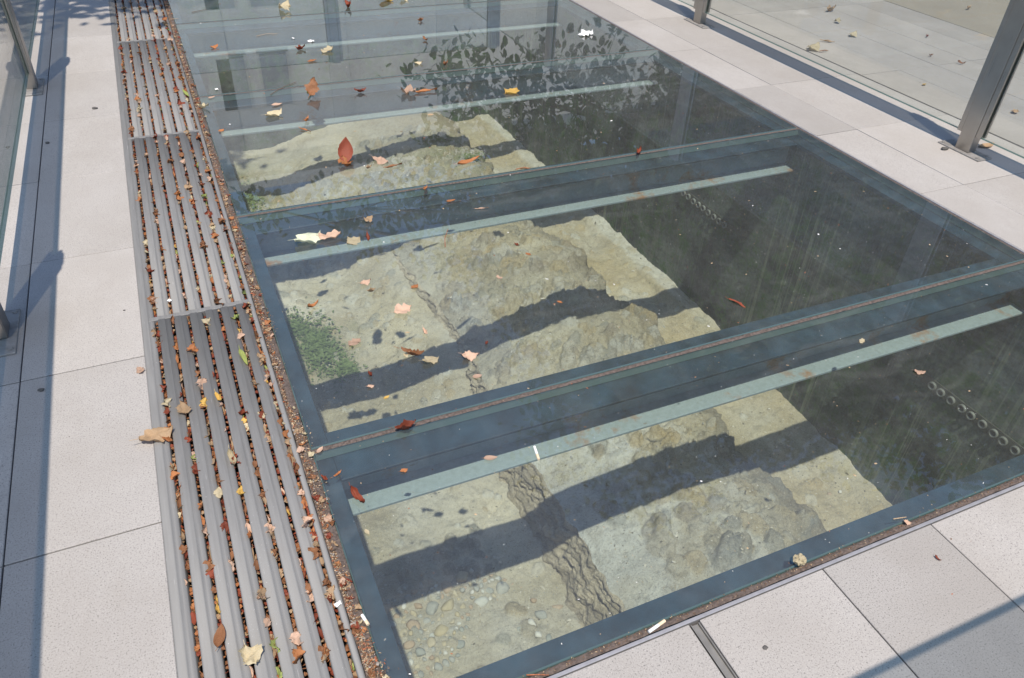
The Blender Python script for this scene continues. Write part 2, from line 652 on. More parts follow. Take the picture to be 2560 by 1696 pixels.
def slab(parent, x0, x1, y0, y1, mat, z=0.0, gap=0.0042, bev=0.0015):
    w, d = round(x1 - x0 - gap, 4), round(y1 - y0 - gap, 4)
    key = (w, d, mat.name)
    if key not in _slab_cache:
        _slab_cache[key] = box_mesh('slab', (-w / 2, -d / 2, -0.045), (w / 2, d / 2, 0.0), mat, bev)
    o = link('slab', _slab_cache[key], parent,
             ((x0 + x1) / 2, (y0 + y1) / 2, z + random.uniform(-0.0012, 0.0004)))
    o.rotation_euler = (random.uniform(-0.0012, 0.0012), random.uniform(-0.0012, 0.0012), 0)
    return o


pav_l = tag(empty('pavement'), kind='structure')
ys_left = [0.044 + 0.7235 * k for k in range(0, 13)]
ys_left = [-1.403, -0.6795] + ys_left
for a, b in zip(ys_left[:-1], ys_left[1:]):
    slab(pav_l, -0.610, -0.2525, a, b, M['granite'])
    slab(pav_l, -1.330, -0.610, a, b, M['granite'])
    slab(pav_l, -2.050, -1.330, a, b, M['granite_plaza'])
    slab(pav_l, -2.770, -2.050, a, b, M['granite_plaza'])
pav_r = tag(empty('pavement'), kind='structure')
ys_r = [0.742, 1.475, 2.212, 2.934, 3.674, 4.430, 5.17, 5.91, 6.65, 7.437]
for a, b in zip(ys_r[:-1], ys_r[1:]):
    slab(pav_r, 3.176, 3.464, a, b, M['granite'])
    slab(pav_r, 3.464, 4.165, a, b, M['granite'])
pav_f = tag(empty('pavement'), kind='structure')
xs_f = [0.125, 0.842]
slab(pav_f, 0.118, 0.842, 0.0, 0.728, M['granite'])
slab(pav_f, 0.118, 0.842, -0.75, 0.0, M['granite'])
for a, b in zip([0.869, 1.244, 1.619, 1.994, 2.369, 2.744, 3.119, 3.494, 3.869], [1.244, 1.619, 1.994, 2.369, 2.744, 3.119, 3.494, 3.869, 4.165]):
    slab(pav_f, a, b, 0.0, 0.728 if a < 3.1 else 0.742, M['granite'])
    slab(pav_f, a, b, -0.75, 0.0, M['granite'])
pav_b = tag(empty('pavement'), kind='structure')
for k in range(9):
    slab(pav_b, 0.13 + 0.45 * k, 0.58 + 0.45 * k, 7.442, 8.35, M['granite'])
plaza = tag(empty('plaza'), kind='structure')
for i in range(5):
    x0 = 4.190 + 0.337 * i
    for j in range(-2, 7):
        y0 = 0.745 + 1.4525 * (j - 0)
        slab(plaza, x0, x0 + 0.337, y0, y0 + 1.4525, M['granite_plaza'], z=-0.004, gap=0.005)
road = link('road', box_mesh('road', (5.885, -40, -0.05), (60, 60, -0.006), M['aggregate']))
tag(road, kind='structure')

# metal channel between the front slabs
ch = empty('floor_channel', (0.8555, 0.3, 0))
for s in (-1, 1):
    box('channel_side', (0.8555 + s * 0.0105 - 0.0012, -0.75, -0.03), (0.8555 + s * 0.0105 + 0.0012, 0.722, -0.001), M['channel'], ch)
box('channel_base', (0.8470, -0.75, -0.030), (0.8640, 0.722, -0.007), M['channel'], ch)
tag(ch, 'narrow grey metal channel set between pale slabs in front of glass', 'channel')

# planter kerb beyond the plaza
kb = link('planter_kerb', box_mesh('planter_kerb', (-0.9, -0.35, 0), (0.9, 0.35, 0.22), M['granite_plaza'], 0.02, 2), None, (6.75, 5.62, -0.006), (0, 0, -0.16))
tag(kb, 'low grey stone planter kerb on the dark paving beyond plaza', 'kerb')

# ------------------------------------------------------------------ the pit: floor
def carve(Z, X, Y, pts, depth, width):
    for (x0, y0), (x1, y1) in zip(pts[:-1], pts[1:]):
        dx, dy = x1 - x0, y1 - y0
        L2 = dx * dx + dy * dy + 1e-9
        t_ = np.clip(((X - x0) * dx + (Y - y0) * dy) / L2, 0, 1)
        d = np.hypot(X - x0 - t_ * dx, Y - y0 - t_ * dy)
        Z -= depth * np.exp(-(d / width) ** 2)


def walk(x, y, ang, n, step, wig):
    pts = [(x, y)]
    for i in range(n):
        ang += random.uniform(-wig, wig)
        x += math.cos(ang) * step
        y += math.sin(ang) * step
        pts.append((x, y))
    return pts


def add_stone(Z, C, xs, ys, cx, cy, ra, rb, ang, hgt, col, power=2.6):
    r = max(ra, rb)
    i0, i1 = np.searchsorted(xs, cx - r), np.searchsorted(xs, cx + r)
    j0, j1 = np.searchsorted(ys, cy - r), np.searchsorted(ys, cy + r)
    if i1 - i0 < 2 or j1 - j0 < 2:
        return
    X, Y = np.meshgrid(xs[i0:i1], ys[j0:j1], indexing='ij')
    ca, sa = math.cos(ang), math.sin(ang)
    u = ((X - cx) * ca + (Y - cy) * sa) / ra
    v = (-(X - cx) * sa + (Y - cy) * ca) / rb
    d = (np.abs(u) ** power + np.abs(v) ** power)
    d = d + 0.35 * fbm(X + cx * 7, Y, 30, 2, 5)
    m = d < 1
    sub = Z[i0:i1, j0:j1]
    tl = 1 + 0.5 * (u * math.cos(cx * 91) + v * math.sin(cx * 91))
    top = hgt * tl * np.minimum(1.0, np.clip(1 - d, 0, 1) * 2.2) ** 0.7 + 0.004 * fbm(X, Y, 45, 3, 8)
    ring = np.exp(-((d - 1.0) / 0.18) ** 2)
    sub += np.where(m, top, 0) - ring * hgt * 0.30
    cs = C[i0:i1, j0:j1]
    k = np.clip((1 - d) * 5, 0, 1)[..., None] * 0.5
    cs[:] = cs * (1 - k) + np.array(col) * k


def warp_axis(a, b, fine_a, fine_b, fine, coarse):
    out = list(np.arange(a, fine_a, coarse)) + list(np.arange(fine_a, fine_b, fine)) + list(np.arange(fine_b, b, coarse)) + [b]
    return np.array(out)


EARTH = np.array([0.46, 0.41, 0.288])
PALE = np.array([0.58, 0.56, 0.48])
PLASTER = np.array([0.64, 0.65, 0.60])
OCHRE = np.array([0.43, 0.34, 0.18])
DARK = np.array([0.17, 0.155, 0.125])
MOSSC = np.array([0.17, 0.20, 0.09])


def pit_floor():
    xs = warp_axis(0.12, WALL_X + 0.02, 0.34, 3.12, 0.0085, 0.05)
    ys = warp_axis(0.74, 7.45, 1.45, 6.9, 0.0085, 0.05)
    X, Y = np.meshgrid(xs, ys, indexing='ij')
    Z = np.full_like(X, -PIT_D)
    Z += 0.035 * fbm(X, Y, 1.3, 4, 3) + 0.020 * fbm(X, Y, 9, 4, 21) + 0.006 * fbm(X, Y, 60, 3, 33)
    right = sstep(2.2, 2.5, X)
    Z += right * (0.03 + 0.09 * sstep(2.4, 3.6, Y) - 0.05 * sstep(4.6, 5.6, Y))
    Z += right * (0.03 * sstep(2.93, 3.0, X + 0.04 * fbm(X, Y, 4, 3, 8)) + 0.02 * fbm(X, Y, 7, 4, 40))
    Z += sstep(2.9, 3.5, Y) * 0.125 * sstep(0.75, 1.32, X) * (1 - right)
    # a shallow bank of rubble at the left in the far bays
    Z += sstep(4.2, 5.4, Y) * 0.05 * (1 + fbm(X, Y, 3, 4, 50)) * (1 - right)
    C = np.empty(X.shape + (3,))
    n = fbm(X, Y, 1.7, 4, 61)[..., None]
    C[:] = EARTH * (1 + 0.35 * n) + (PALE - EARTH) * np.clip(0.35 + 0.9 * fbm(X, Y, 2.6, 4, 77), 0, 1)[..., None]
    och = (right * np.clip(0.4 + 1.5 * fbm(X, Y, 2.2, 4, 90), 0, 1))[..., None]
    C[:] = C * (1 - 0.55 * och) + OCHRE * 0.55 * och
    pale_edge = (right * sstep(2.98, 3.04, X + 0.05 * fbm(X, Y, 3, 3, 8)) * sstep(3.2, 3.8, Y))[..., None]
    C[:] = C * (1 - 0.6 * pale_edge) + PLASTER * 0.6 * pale_edge
    # damp mossy patches beside the left edge
    for mx, my, r in ((0.56, 4.15, 0.36), (0.40, 6.5, 0.5), (0.32, 3.9, 0.25)):
        k = np.clip(1.2 - np.hypot((X - mx) * 1.6, Y - my) / r + 1.2 * fbm(X, Y, 7, 4, 14), 0, 1)[..., None]
        C[:] = C * (1 - 0.6 * k) + MOSSC * 0.6 * k
    # cracks
    lr = random.Random(5)
    for (x, y, a, m_) in ((0.40, 2.20, 0.5, 15), (0.98, 2.30, 0.9, 9), (0.75, 2.72, 0.2, 12), (0.62, 3.35, 0.7, 10),
                          (0.9, 1.62, 0.1, 8), (2.75, 1.95, 1.2, 10), (2.8, 2.2, 0.2, 8), (1.0, 2.1, 1.4, 9), (0.6, 4.9, 0.4, 12)):
        random.seed(int(x * 1000 + y * 77))
        carve(Z, X, Y, walk(x, y, a, m_, 0.03, 0.7), 0.010, 0.006)
    # half-buried stones
    random.seed(31)
    for i in range(330):
        if i < 120:
            x, y = random.uniform(0.4, 1.25), random.uniform(3.3, 5.2)
        elif i < 170:
            x, y = random.uniform(0.4, 1.25), random.uniform(1.55, 2.9)
        elif i < 250:
            x, y = random.uniform(2.5, 3.1), random.uniform(1.6, 5.2)
        else:
            x, y = random.uniform(0.4, 1.25), random.uniform(5.0, 6.8)
        r = random.uniform(0.014, 0.040) * (1.3 if random.random() < 0.15 else 1)
        base = random.choice([PALE, EARTH * 0.9, OCHRE, np.array([0.30, 0.31, 0.27]), PLASTER * 0.95])
        add_stone(Z, C, xs, ys, x, y, r * random.uniform(0.9, 1.6), r, random.uniform(0, 3.14), random.uniform(0.006, 0.018), base)
    # shallow scour holes near the wall and a pocket of loose cobbles in the shade
    for i in range(26):
        add_stone(Z, C, xs, ys, random.uniform(0.72, 0.98), random.uniform(2.02, 2.36), random.uniform(0.02, 0.045), random.uniform(0.018, 0.035), random.uniform(0, 3), random.uniform(0.008, 0.02), np.array([0.28, 0.28, 0.24]))
    P = np.stack([X, Y, Z], -1)
    return grid_mesh('pit_floor', P, M['earth'], True, C), xs, ys, Z


pf_me, PFX, PFY, PFZ = pit_floor()
pf = link('pit_floor', pf_me)
tag(pf, kind='structure')


def floor_z(x, y):
    i = min(max(int(np.searchsorted(PFX, x)), 0), len(PFX) - 1)
    j = min(max(int(np.searchsorted(PFY, y)), 0), len(PFY) - 1)
    return float(PFZ[i, j])


# ------------------------------------------------------------------ the old rubble wall that runs along the pit
def left_edge(y):
    return 1.355 + 0.05 * fbm(y, y * 0 + 3.1, 2.2, 4, 15) + 0.022 * fbm(y, y * 0 + 1.2, 14, 3, 19) + 0.05 * sstep(3.0, 3.6, y) * np.sin(y * 2.1)


def right_edge(y):
    return 2.46 + 0.19 * fbm(y, y * 0 + 7.7, 1.9, 4, 44) + 0.03 * fbm(y, y * 0 + 2.2, 13, 3, 45)


def crest(y):
    # height of the left shoulder
    return -1.385 + 0.03 * fbm(y, y * 0 + 9.4, 3, 3, 66) - 0.03 * sstep(2.9, 3.3, y) - 0.045 * sstep(3.3, 3.7, y)


def old_wall():
    root = empty('old_rubble_wall', (1.9, 4.0, -PIT_D))
    tag(root, 'ruined rubble wall with mortar top running along the pit under glass', 'wall')
    ys = warp_axis(0.80, 7.40, 1.45, 6.9, 0.0085, 0.05)
    n = 150
    s = np.linspace(0, 1, n)
    S, Y = np.meshgrid(s, ys, indexing='ij')
    LE, RE = left_edge(Y), right_edge(Y)
    X = LE + (RE - LE) * S
    cz = crest(Y)
    mid = -1.275 + 0.055 * sstep(2.8, 3.3, Y) - 0.10 * sstep(3.9, 5.2, Y)
    prof = np.clip(S / (0.45 + 0.15 * sstep(3.0, 3.6, Y)), 0, 1) ** 0.85
    Z = cz + (mid - cz) * prof - 0.06 * sstep(0.7, 1.0, S)
    rough = 0.35 + 0.65 * sstep(0.1, 0.5, S)
    rough = rough * 0.55 * (1 + 0.2 * sstep(3.0, 3.4, Y)) * (1 - 0.4 * sstep(5.0, 5.6, Y)) * sstep(-0.02, 0.12 + 0.1 * sstep(3.3, 3.8, Y), S)
    Z += rough * (0.032 * fbm(X, Y, 2.6, 4, 101) + 0.030 * fbm(X, Y, 11, 5, 112, 0.6) + 0.014 * (0.5 - np.abs(fbm(X, Y, 17, 4, 123, 0.6)) * 2))
    Z -= 0.030 * sstep(0.10, 0.16, fbm(X, Y, 3.6, 5, 131, 0.6)) * rough      # broken hollows with crisp edges
    Z -= 0.016 * sstep(0.12, 0.17, fbm(X, Y, 6.1, 5, 137, 0.6)) * rough
    xs_line = X.mean(1)
    C = np.empty(X.shape + (3,))
    nz = fbm(X, Y, 2.3, 4, 141)[..., None]
    C[:] = np.array([0.49, 0.45, 0.335]) * (1 + 0.4 * nz)
    pl = np.clip(1.5 - S * 2.4 + 1.5 * fbm(X, Y, 3.4, 4, 151), 0, 1)[..., None] * (1 - 0.75 * sstep(2.75, 3.1, Y))[..., None]
    C[:] = C * (1 - 0.85 * pl) + PLASTER * 0.85 * pl
    dk = np.clip(-0.1 + 2.2 * fbm(X, Y, 2.7, 4, 161), 0, 1)[..., None]
    C[:] = C * (1 - 0.38 * dk) + DARK * 1.5 * 0.38 * dk
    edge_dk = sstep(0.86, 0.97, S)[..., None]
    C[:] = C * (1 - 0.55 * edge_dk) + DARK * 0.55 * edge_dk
    oc = np.clip(2.0 * fbm(X, Y, 3.3, 3, 171), 0, 1)[..., None]
    C[:] = C * (1 - 0.4 * oc) + OCHRE * 0.4 * oc
    mk = (np.clip(1.1 - np.hypot(X - 2.2, (Y - 6.2) * 0.7) / 0.35 + fbm(X, Y, 8, 3, 9), 0, 1))[..., None]
    C[:] = C * (1 - 0.7 * mk) + MOSSC * 0.7 * mk
    # stones bedded in the mortar (in s, y space: treat s as x on a mean line)
    random.seed(77)
    XS = 1.315 + (2.46 - 1.315) * s
    for i in range(640):
        x = random.uniform(1.36, 2.44)
        y = random.uniform(1.5, 6.8) if i % 3 else random.uniform(1.5, 4.6)
        smooth_zone = (y < 2.7 and x < 1.62)
        if smooth_zone and random.random() < 0.75:
            continue
        r = random.uniform(0.016, 0.055) * (1.6 if random.random() < 0.15 else 1)
        col = random.choice([PALE * 0.95, EARTH, OCHRE * 1.05, np.array([0.27, 0.28, 0.25]), np.array([0.33, 0.29, 0.22]), PLASTER * 0.85])
        add_stone(Z, C, XS, ys, x, y, r * random.uniform(0.9, 1.6), r, random.uniform(0, 3.14), random.uniform(0.008, 0.026), col)
    for i in range(14):
        random.seed(900 + i)
        carve(Z, X, Y, walk(random.uniform(1.45, 2.4), random.uniform(1.5, 5.0), random.uniform(0, 3.1), 9, 0.035, 0.8), 0.014, 0.008)
    P = np.stack([X, Y, Z], -1)
    zl, zr = Z[0].copy(), Z[-1].copy()
    xl, xr = X[0].copy(), X[-1].copy()
    # right flank dropping to the lower floor
    fl = []
    for k in range(1, 9):
        f = k / 8
        xx = xr + 0.05 * f + 0.02 * fbm(ys, ys * 0 + k * 0.31, 9, 3, 7)
        zz = zr + (-PIT_D - 0.03 - zr) * f
        fl.append(np.stack([xx, ys, zz], -1))
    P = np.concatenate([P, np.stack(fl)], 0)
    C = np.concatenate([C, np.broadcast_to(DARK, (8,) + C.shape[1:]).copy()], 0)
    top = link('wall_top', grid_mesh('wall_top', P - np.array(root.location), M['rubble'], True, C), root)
    top['label'] = 'uneven mortar top with bedded stones'
    # left face: thin worn courses
    nz_ = 64
    K = np.linspace(0, 1, nz_)
    KK, YY = np.meshgrid(K, ys, indexing='ij')
    zb = -PIT_D - 0.02
    ZZ = zb + (zl[None, :] - zb) * KK
    wav = ZZ + 0.030 * fbm(YY, YY * 0, 2.6, 4, 205) + 0.012 * fbm(YY, ZZ, 13, 3, 207)
    ph = wav * 30.0 + 0.8 * vnoise(wav * 12, YY * 0.7, 203)
    saw = ph - np.floor(ph)
    layer = np.floor(ph)
    blk = np.floor(YY * (5 + 9 * _hash(layer, layer * 0, 301)) + 7 * _hash(layer, layer * 0 + 2, 303))
    hb = _hash(layer, blk, 305)
    ln = hb - 0.5
    xx = xl[None, :] - 0.105 * (1 - KK) * sstep(-PIT_D, -PIT_D + 0.1, zl)[None, :] - 0.026 * ln - 0.007 * sstep(0.0, 0.25, saw) * (1 - sstep(0.8, 1.0, saw)) \
        + 0.022 * fbm(YY, ZZ, 22, 4, 217, 0.6)
    xx[-1] = xl
    xx[-2] = xl - 0.004
    CC = np.empty(xx.shape + (3,))
    cm = (_hash(layer, blk, 219) - 0.5)[..., None]
    CC[:] = np.array([0.56, 0.49, 0.36]) * (1 + 0.5 * cm)
    gap_ = ((saw < 0.14) | (saw > 0.93))[..., None]
    CC[:] = np.where(gap_, CC * 0.8, CC)
    PP = np.stack([xx, YY, ZZ], -1)[:, ::-1]
    face = link('wall_face', grid_mesh('wall_face', PP - np.array(root.location), M['rubble'], True, CC[:, ::-1]), root)
    face['label'] = 'brown side face of thin worn layers'
    return root, X, ys, Z


ow_root, OWX, OWY, OWZ = old_wall()

# ------------------------------------------------------------------ pit walls
PW = {}


def pit_wall(name, lo, hi, label):
    o = box(name, lo, hi, M['pit_wall'])
    tag(o, label, 'wall')
    return o


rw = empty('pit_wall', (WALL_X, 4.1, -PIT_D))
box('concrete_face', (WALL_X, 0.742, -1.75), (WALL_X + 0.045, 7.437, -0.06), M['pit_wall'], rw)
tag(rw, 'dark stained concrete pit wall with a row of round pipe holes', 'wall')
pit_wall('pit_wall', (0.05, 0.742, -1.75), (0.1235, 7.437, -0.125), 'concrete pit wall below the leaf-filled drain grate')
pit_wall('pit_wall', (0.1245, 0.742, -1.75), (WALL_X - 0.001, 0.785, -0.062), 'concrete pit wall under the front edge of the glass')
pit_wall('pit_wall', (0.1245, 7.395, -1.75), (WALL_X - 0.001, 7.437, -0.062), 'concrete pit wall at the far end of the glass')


def ring_mesh():
    bm = bmesh.new()
    n = 18
    ro, ri, d0 = 0.021, 0.0145, 0.012
    rows = []
    for (r, x) in ((ro, 0.0), (ro, -d0), (ri, -d0), (ri, -0.0005)):
        rows.append([bm.verts.new((x, r * math.cos(6.2832 * i / n), r * math.sin(6.2832 * i / n))) for i in range(n)])
    for a, b in zip(rows[:-1], rows[1:]):
        for i in range(n):
            bm.faces.new((a[i], a[(i + 1) % n], b[(i + 1) % n], b[i]))
    f = bm.faces.new(rows[-1])
    f.material_index = 1  # near-black disc paints the shade inside the pipe mouth
    me = bpy.data.meshes.new('drain_pipe')
    bm.to_mesh(me)
    bm.free()
    me.materials.append(M['pipe'])
    me.materials.append(M['pipe_shade'])
    me.polygons.foreach_set('use_smooth', [len(p.vertices) == 4 for p in me.polygons])
    return me


for ya, yb in ((0.95, 1.78), (3.32, 3.95)):
    box('pipe_strip', (WALL_X - 0.007, ya, -0.785 - 0.030), (WALL_X - 0.0005, yb, -0.785 + 0.030), M['strip'], rw, 0.002)
ring = ring_mesh()
for y0, n in ((1.07, 12), (3.40, 9)):
    for i in range(n):
        o = link('drain_pipe', ring, rw, (-0.0075, y0 + i * 0.0585 - 4.1 + random.uniform(-0.004, 0.004), PIT_D - 0.785 + random.uniform(-0.003, 0.003)))

# ------------------------------------------------------------------ perimeter ledges carrying the glass
def ledge(lo, hi, label):
    o = box('steel_ledge', lo, hi, M['ledge'])
    tag(o, label, 'steel ledge', 'dark ledges under the glass edges')


ledge((0.1245, GY0 - 0.018, -0.060), (0.205, 7.435, -GL_T - 0.004), 'dark steel ledge under the glass edge beside the grate')
ledge((3.075, GY0 - 0.018, -0.060), (3.163, 7.435, -GL_T - 0.004), 'dark steel ledge under the glass edge beside the two-slab paving')
ledge((0.2055, GY0 - 0.018, -0.060), (3.0745, GY0 + 0.075, -GL_T - 0.004), 'dark steel ledge under the front glass edge')
ledge((0.2055, GY1 - 0.06, -0.060), (3.0745, 7.435, -GL_T - 0.004), 'dark steel ledge under the far glass edge')

# edge trims between glass and paving
def trim(lo, hi, label):
    o = box('edge_trim', lo, hi, M['trim'], None, 0.0012)
    tag(o, label, 'edge trim', 'metal trims round the glass')
trim((0.118, 0.7285, -0.05), (3.174, 0.7375, 0.001), 'thin metal trim along the front paving slabs')
trim((3.1645, 0.7380, -0.05), (3.1745, 7.437, 0.001), 'thin metal trim along the right-hand paving slabs')

# ------------------------------------------------------------------ steel beams
beam_names = ['first', 'second', 'third', 'fourth']
BEAM_LABEL = [
    'green steel beam nearest the front paving, its lower flange lit and rust spotted',
    'green steel beam crossing under the second glass joint from the front',
    'green steel beam crossing under the third glass joint from the front',
    'green steel beam crossing under the farthest glass joint',
]
for k, yj in enumerate(JOINTS):
    b = empty('steel_beam', (1.64, yj, -0.24))
    x0, x1 = 0.126, WALL_X - 0.002
    box('top_flange', (0.206, yj - 0.10, -0.052), (3.074, yj + 0.10, -GL_T - 0.0045), M['ledge'], b, 0.002)
    box('web', (x0, yj - 0.006, -0.196), (x1, yj + 0.006, -0.0525), M['beam_web'], b)
    box('bottom_flange', (x0, yj - 0.10, -0.210), (x1, yj + 0.10, -0.1965), M['beam'], b, 0.003)
    tag(b, BEAM_LABEL[k], 'beam', 'beams under the glass floor')

# ------------------------------------------------------------------ glass floor
gf = empty('glass_floor', (1.65, 4.1, 0))
tag(gf, 'walk-on glass floor of wide greenish panes over the excavation', 'glass floor')


def pane(x0, x1, y0, y1):
    b = 0.0035
    zt, zb = 0.0, -GL_T
    zc = zt - 0.003
    vs = [(x0 + b, y0 + b, zt), (x1 - b, y0 + b, zt), (x1 - b, y1 - b, zt), (x0 + b, y1 - b, zt),
          (x0, y0, zc), (x1, y0, zc), (x1, y1, zc), (x0, y1, zc),
          (x0, y0, zb), (x1, y0, zb), (x1, y1, zb), (x0, y1, zb)]
    fs = [(0, 1, 2, 3), (11, 10, 9, 8)]
    fm = [0, 1]
    for i in range(4):
        j = (i + 1) % 4
        fs.append((4 + i, 4 + j, j, i))
        fm.append(3)
        fs.append((8 + i, 8 + j, 4 + j, 4 + i))
        fm.append(2)
    c = np.array([(x0 + x1) / 2, (y0 + y1) / 2, 0])
    me = pydata('glass_pane', np.array(vs) - c, fs, [M['glass_top'], M['glass_under'], M['glass_edge'], M['glass_bevel']], False, fm)
    return link('glass_pane', me, gf, Vector(c) - gf.location)


edges_y = [GY0] + JOINTS + [GY1]
for a, b in zip(edges_y[:-1], edges_y[1:]):
    pane(GX0 + 0.001, GX1 - 0.001, a + (0.0085 if a != GY0 else 0), b - (0.0085 if b != GY1 else 0))


def strip_mesh(name, p0, p1, w, z0, z1, mat, seed, step=0.012):
    """a narrow band with an uneven top, from p0 to p1"""
    L = (Vector(p1) - Vector(p0)).length
    n = max(2, int(L / step))
    d = (Vector(p1) - Vector(p0)).normalized()
    s = Vector((-d.y, d.x, 0))
    u = np.linspace(0, L, n)
    rows = []
    for k, off in enumerate((-0.5, -0.25, 0.0, 0.25, 0.5)):
        e = 0.0012 * fbm(u, u * 0 + k, 60, 3, seed)
        wob = 0.10 * w * fbm(u, u * 0 + k * 3.3, 25, 3, seed + 3) if abs(off) == 0.5 else 0
        zz = z1 - abs(off) * 2 * (z1 - z0) * 0.6 + e * 2
        rows.append(np.stack([p0[0] + d.x * u + s.x * (w * off + wob), p0[1] + d.y * u + s.y * (w * off + wob), zz], -1))
    return grid_mesh(name, np.stack(rows)[::-1], mat, True)


for yj in JOINTS:
    me = strip_mesh('sealant_strip', (GX0, yj, 0), (GX1, yj, 0), 0.0165, -0.006, -0.0005, M['sealant'], int(yj * 10))
    o = link('sealant_strip', me, gf, -gf.location)
o = link('sealant_strip', strip_mesh('sealant_strip', (0.14, 0.7500, 0), (3.16, 0.7490, 0), 0.016, -0.008, -0.001, M['sealant'], 3), gf, -gf.location)
o = link('sealant_strip', strip_mesh('sealant_strip', (3.157, 0.75, 0), (3.157, 7.42, 0), 0.014, -0.008, -0.002, M['sealant'], 5), gf, -gf.location)
o = link('sealant_strip', strip_mesh('sealant_strip', (0.134, 0.75, 0), (0.134, 7.42, 0), 0.034, -0.010, -0.001, M['sealant'], 7), gf, -gf.location)

# ------------------------------------------------------------------ drain grate
gr = empty('drain_grate', (-0.07, 3.2, 0))
tag(gr, 'long grey metal drain grate with slots full of dry leaves', 'grate')
Y_A, Y_B = -1.5, 7.95
GAPS = [(-0.2295, -0.2035), (-0.1765, -0.1520), (-0.1245, -0.1005), (-0.0730, -0.0490), (-0.0215, 0.0025), (0.0300, 0.0540), (0.0815, 0.1000)]
SOLIDS = [(-0.2550, GAPS[0][0])] + [(GAPS[i][1], GAPS[i + 1][0]) for i in range(6)] + [(GAPS[6][1], GR1)]


def bar_profile(x0, x1, ledge_w, dep=0.055, r=0.004):
    """outline of a bar: flat top, crisp left side, sloping shoulder on the right"""
    pts = [(x0, -dep), (x0, -r)]
    for k in range(1, 4):
        a = math.pi / 2 * k / 3
        pts.append((x0 + r - r * math.cos(a), -r + r * math.sin(a)))
    R = 0.006
    for k in range(0, 4):
        a = math.pi / 2 * k / 3 * 0.62
        pts.append((x1 - R + R * math.sin(a), -R + R * math.cos(a)))
    if ledge_w > 0:
        pts += [(x1 + ledge_w * 0.30, -0.0036), (x1 + ledge_w * 0.88, -0.0052), (x1 + ledge_w, -0.0080), (x1 + ledge_w, -dep)]
    else:
        pts += [(x1, -0.006), (x1, -dep)]
    return pts


def extrude(name, prof, ya, yb, mat, n=1):
    vs, fs = [], []
    m = len(prof)
    for k in range(n + 1):
        y = ya + (yb - ya) * k / n
        vs += [(x, y, z) for x, z in prof]
    for k in range(n):
        for i in range(m - 1):
            a = k * m + i
            fs.append((a, a + m, a + m + 1, a + 1))
    fs.append(tuple(range(m)))
    fs.append(tuple(reversed(range(n * m, n * m + m))))
    me = pydata(name, vs, fs, mat, True)
    return me


CROSS = [-0.82, 0.79, 2.415, 4.035, 5.655, 7.27]
mods = [Y_A] + CROSS + [Y_B]
for i, (x0, x1) in enumerate(SOLIDS):
    lw = 0.0150 if i < 6 else (0.0095 if i == 6 else 0.0)
    prof = bar_profile(x0, x1, lw)
    nm = 'frame_rail' if i in (0, 7) else 'bar'
    if nm == 'frame_rail':
        o = link(nm, extrude(nm, [(p[0], p[1]) for p in prof], Y_A, Y_B, M['grate']), gr, -gr.location)
        o['label'] = 'edge rail of the grate'
    else:
        for a, b in zip(mods[:-1], mods[1:]):
            o = link(nm, extrude(nm, prof, a + 0.011 if a != Y_A else a, b - 0.011 if b != Y_B else b, M['grate']), gr, -gr.location)
for y in CROSS:
    box('cross_bar', (GAPS[0][0] - 0.002, y - 0.0105, -0.05), (GAPS[6][1] + 0.002, y + 0.0105, -0.0012), M['grate'], gr, 0.0012)
trn = empty('drain_trench', (-0.07, 3.2, -0.14))
box('trench_bed', (GR0 + 0.002, Y_A, -0.16), (0.122, Y_B, -0.075), M['channel_dark'], trn)
for xa in (GR0 - 0.0005, 0.1175):
    box('trench_side', (xa, Y_A, -0.0745), (xa + 0.0015, Y_B, -0.02), M['channel_dark'], trn)
tag(trn, kind='structure')

# ------------------------------------------------------------------ railings
def post_mesh():
    """core bar with a channel on each side that grips the glass (glass runs along y)"""
    me_core = box_mesh('post_core', (-0.0275, -0.043, 0.008), (0.0275, 0.043, 1.10), M['steel'], 0.004, 2)
    me_ch = []
    for s in (-1, 1):
        for t_ in (-1, 1):
            lo = (t_ * 0.018 - 0.006, min(s * 0.0435, s * 0.072), 0.095)
            hi = (t_ * 0.018 + 0.006, max(s * 0.0435, s * 0.072), 1.085)
            me_ch.append(box_mesh('glass_clip', lo, hi, M['steel'], 0.0015))
    me_pl = box_mesh('base_plate', (-0.052, -0.130, 0.0), (0.052, 0.130, 0.008), M['plate'], 0.0015)
    return me_core, me_ch, me_pl


PC, PCH, PPL = post_mesh()


bmb = bmesh.new()
bmesh.ops.create_cone(bmb, cap_ends=True, segments=6, radius1=0.008, radius2=0.0075, depth=0.006)
for v_ in bmb.verts:
    v_.co.z += 0.003
BOLT = bpy.data.meshes.new('bolt')
bmb.to_mesh(BOLT)
bmb.free()
BOLT.materials.append(M['plate'])


def glass_panel_mesh(L, z0, z1, t=0.020):
    x0, x1 = -t / 2, t / 2
    y0, y1 = -L / 2, L / 2
    vs = [(x, y, z) for x in (x0, x1) for y in (y0, y1) for z in (z0, z1)]
    # order: 0 x0y0z0,1 x0y0z1,2 x0y1z0,3 x0y1z1,4 x1y0z0,5 x1y0z1,6 x1y1z0,7 x1y1z1
    fs = [(0, 1, 3, 2), (4, 6, 7, 5), (0, 4, 5, 1), (2, 3, 7, 6), (1, 5, 7, 3), (0, 2, 6, 4)]
    return pydata('glass_panel', vs, fs, [M['rail_glass'], M['glass_edge']], False, [0, 0, 1, 1, 1, 1])


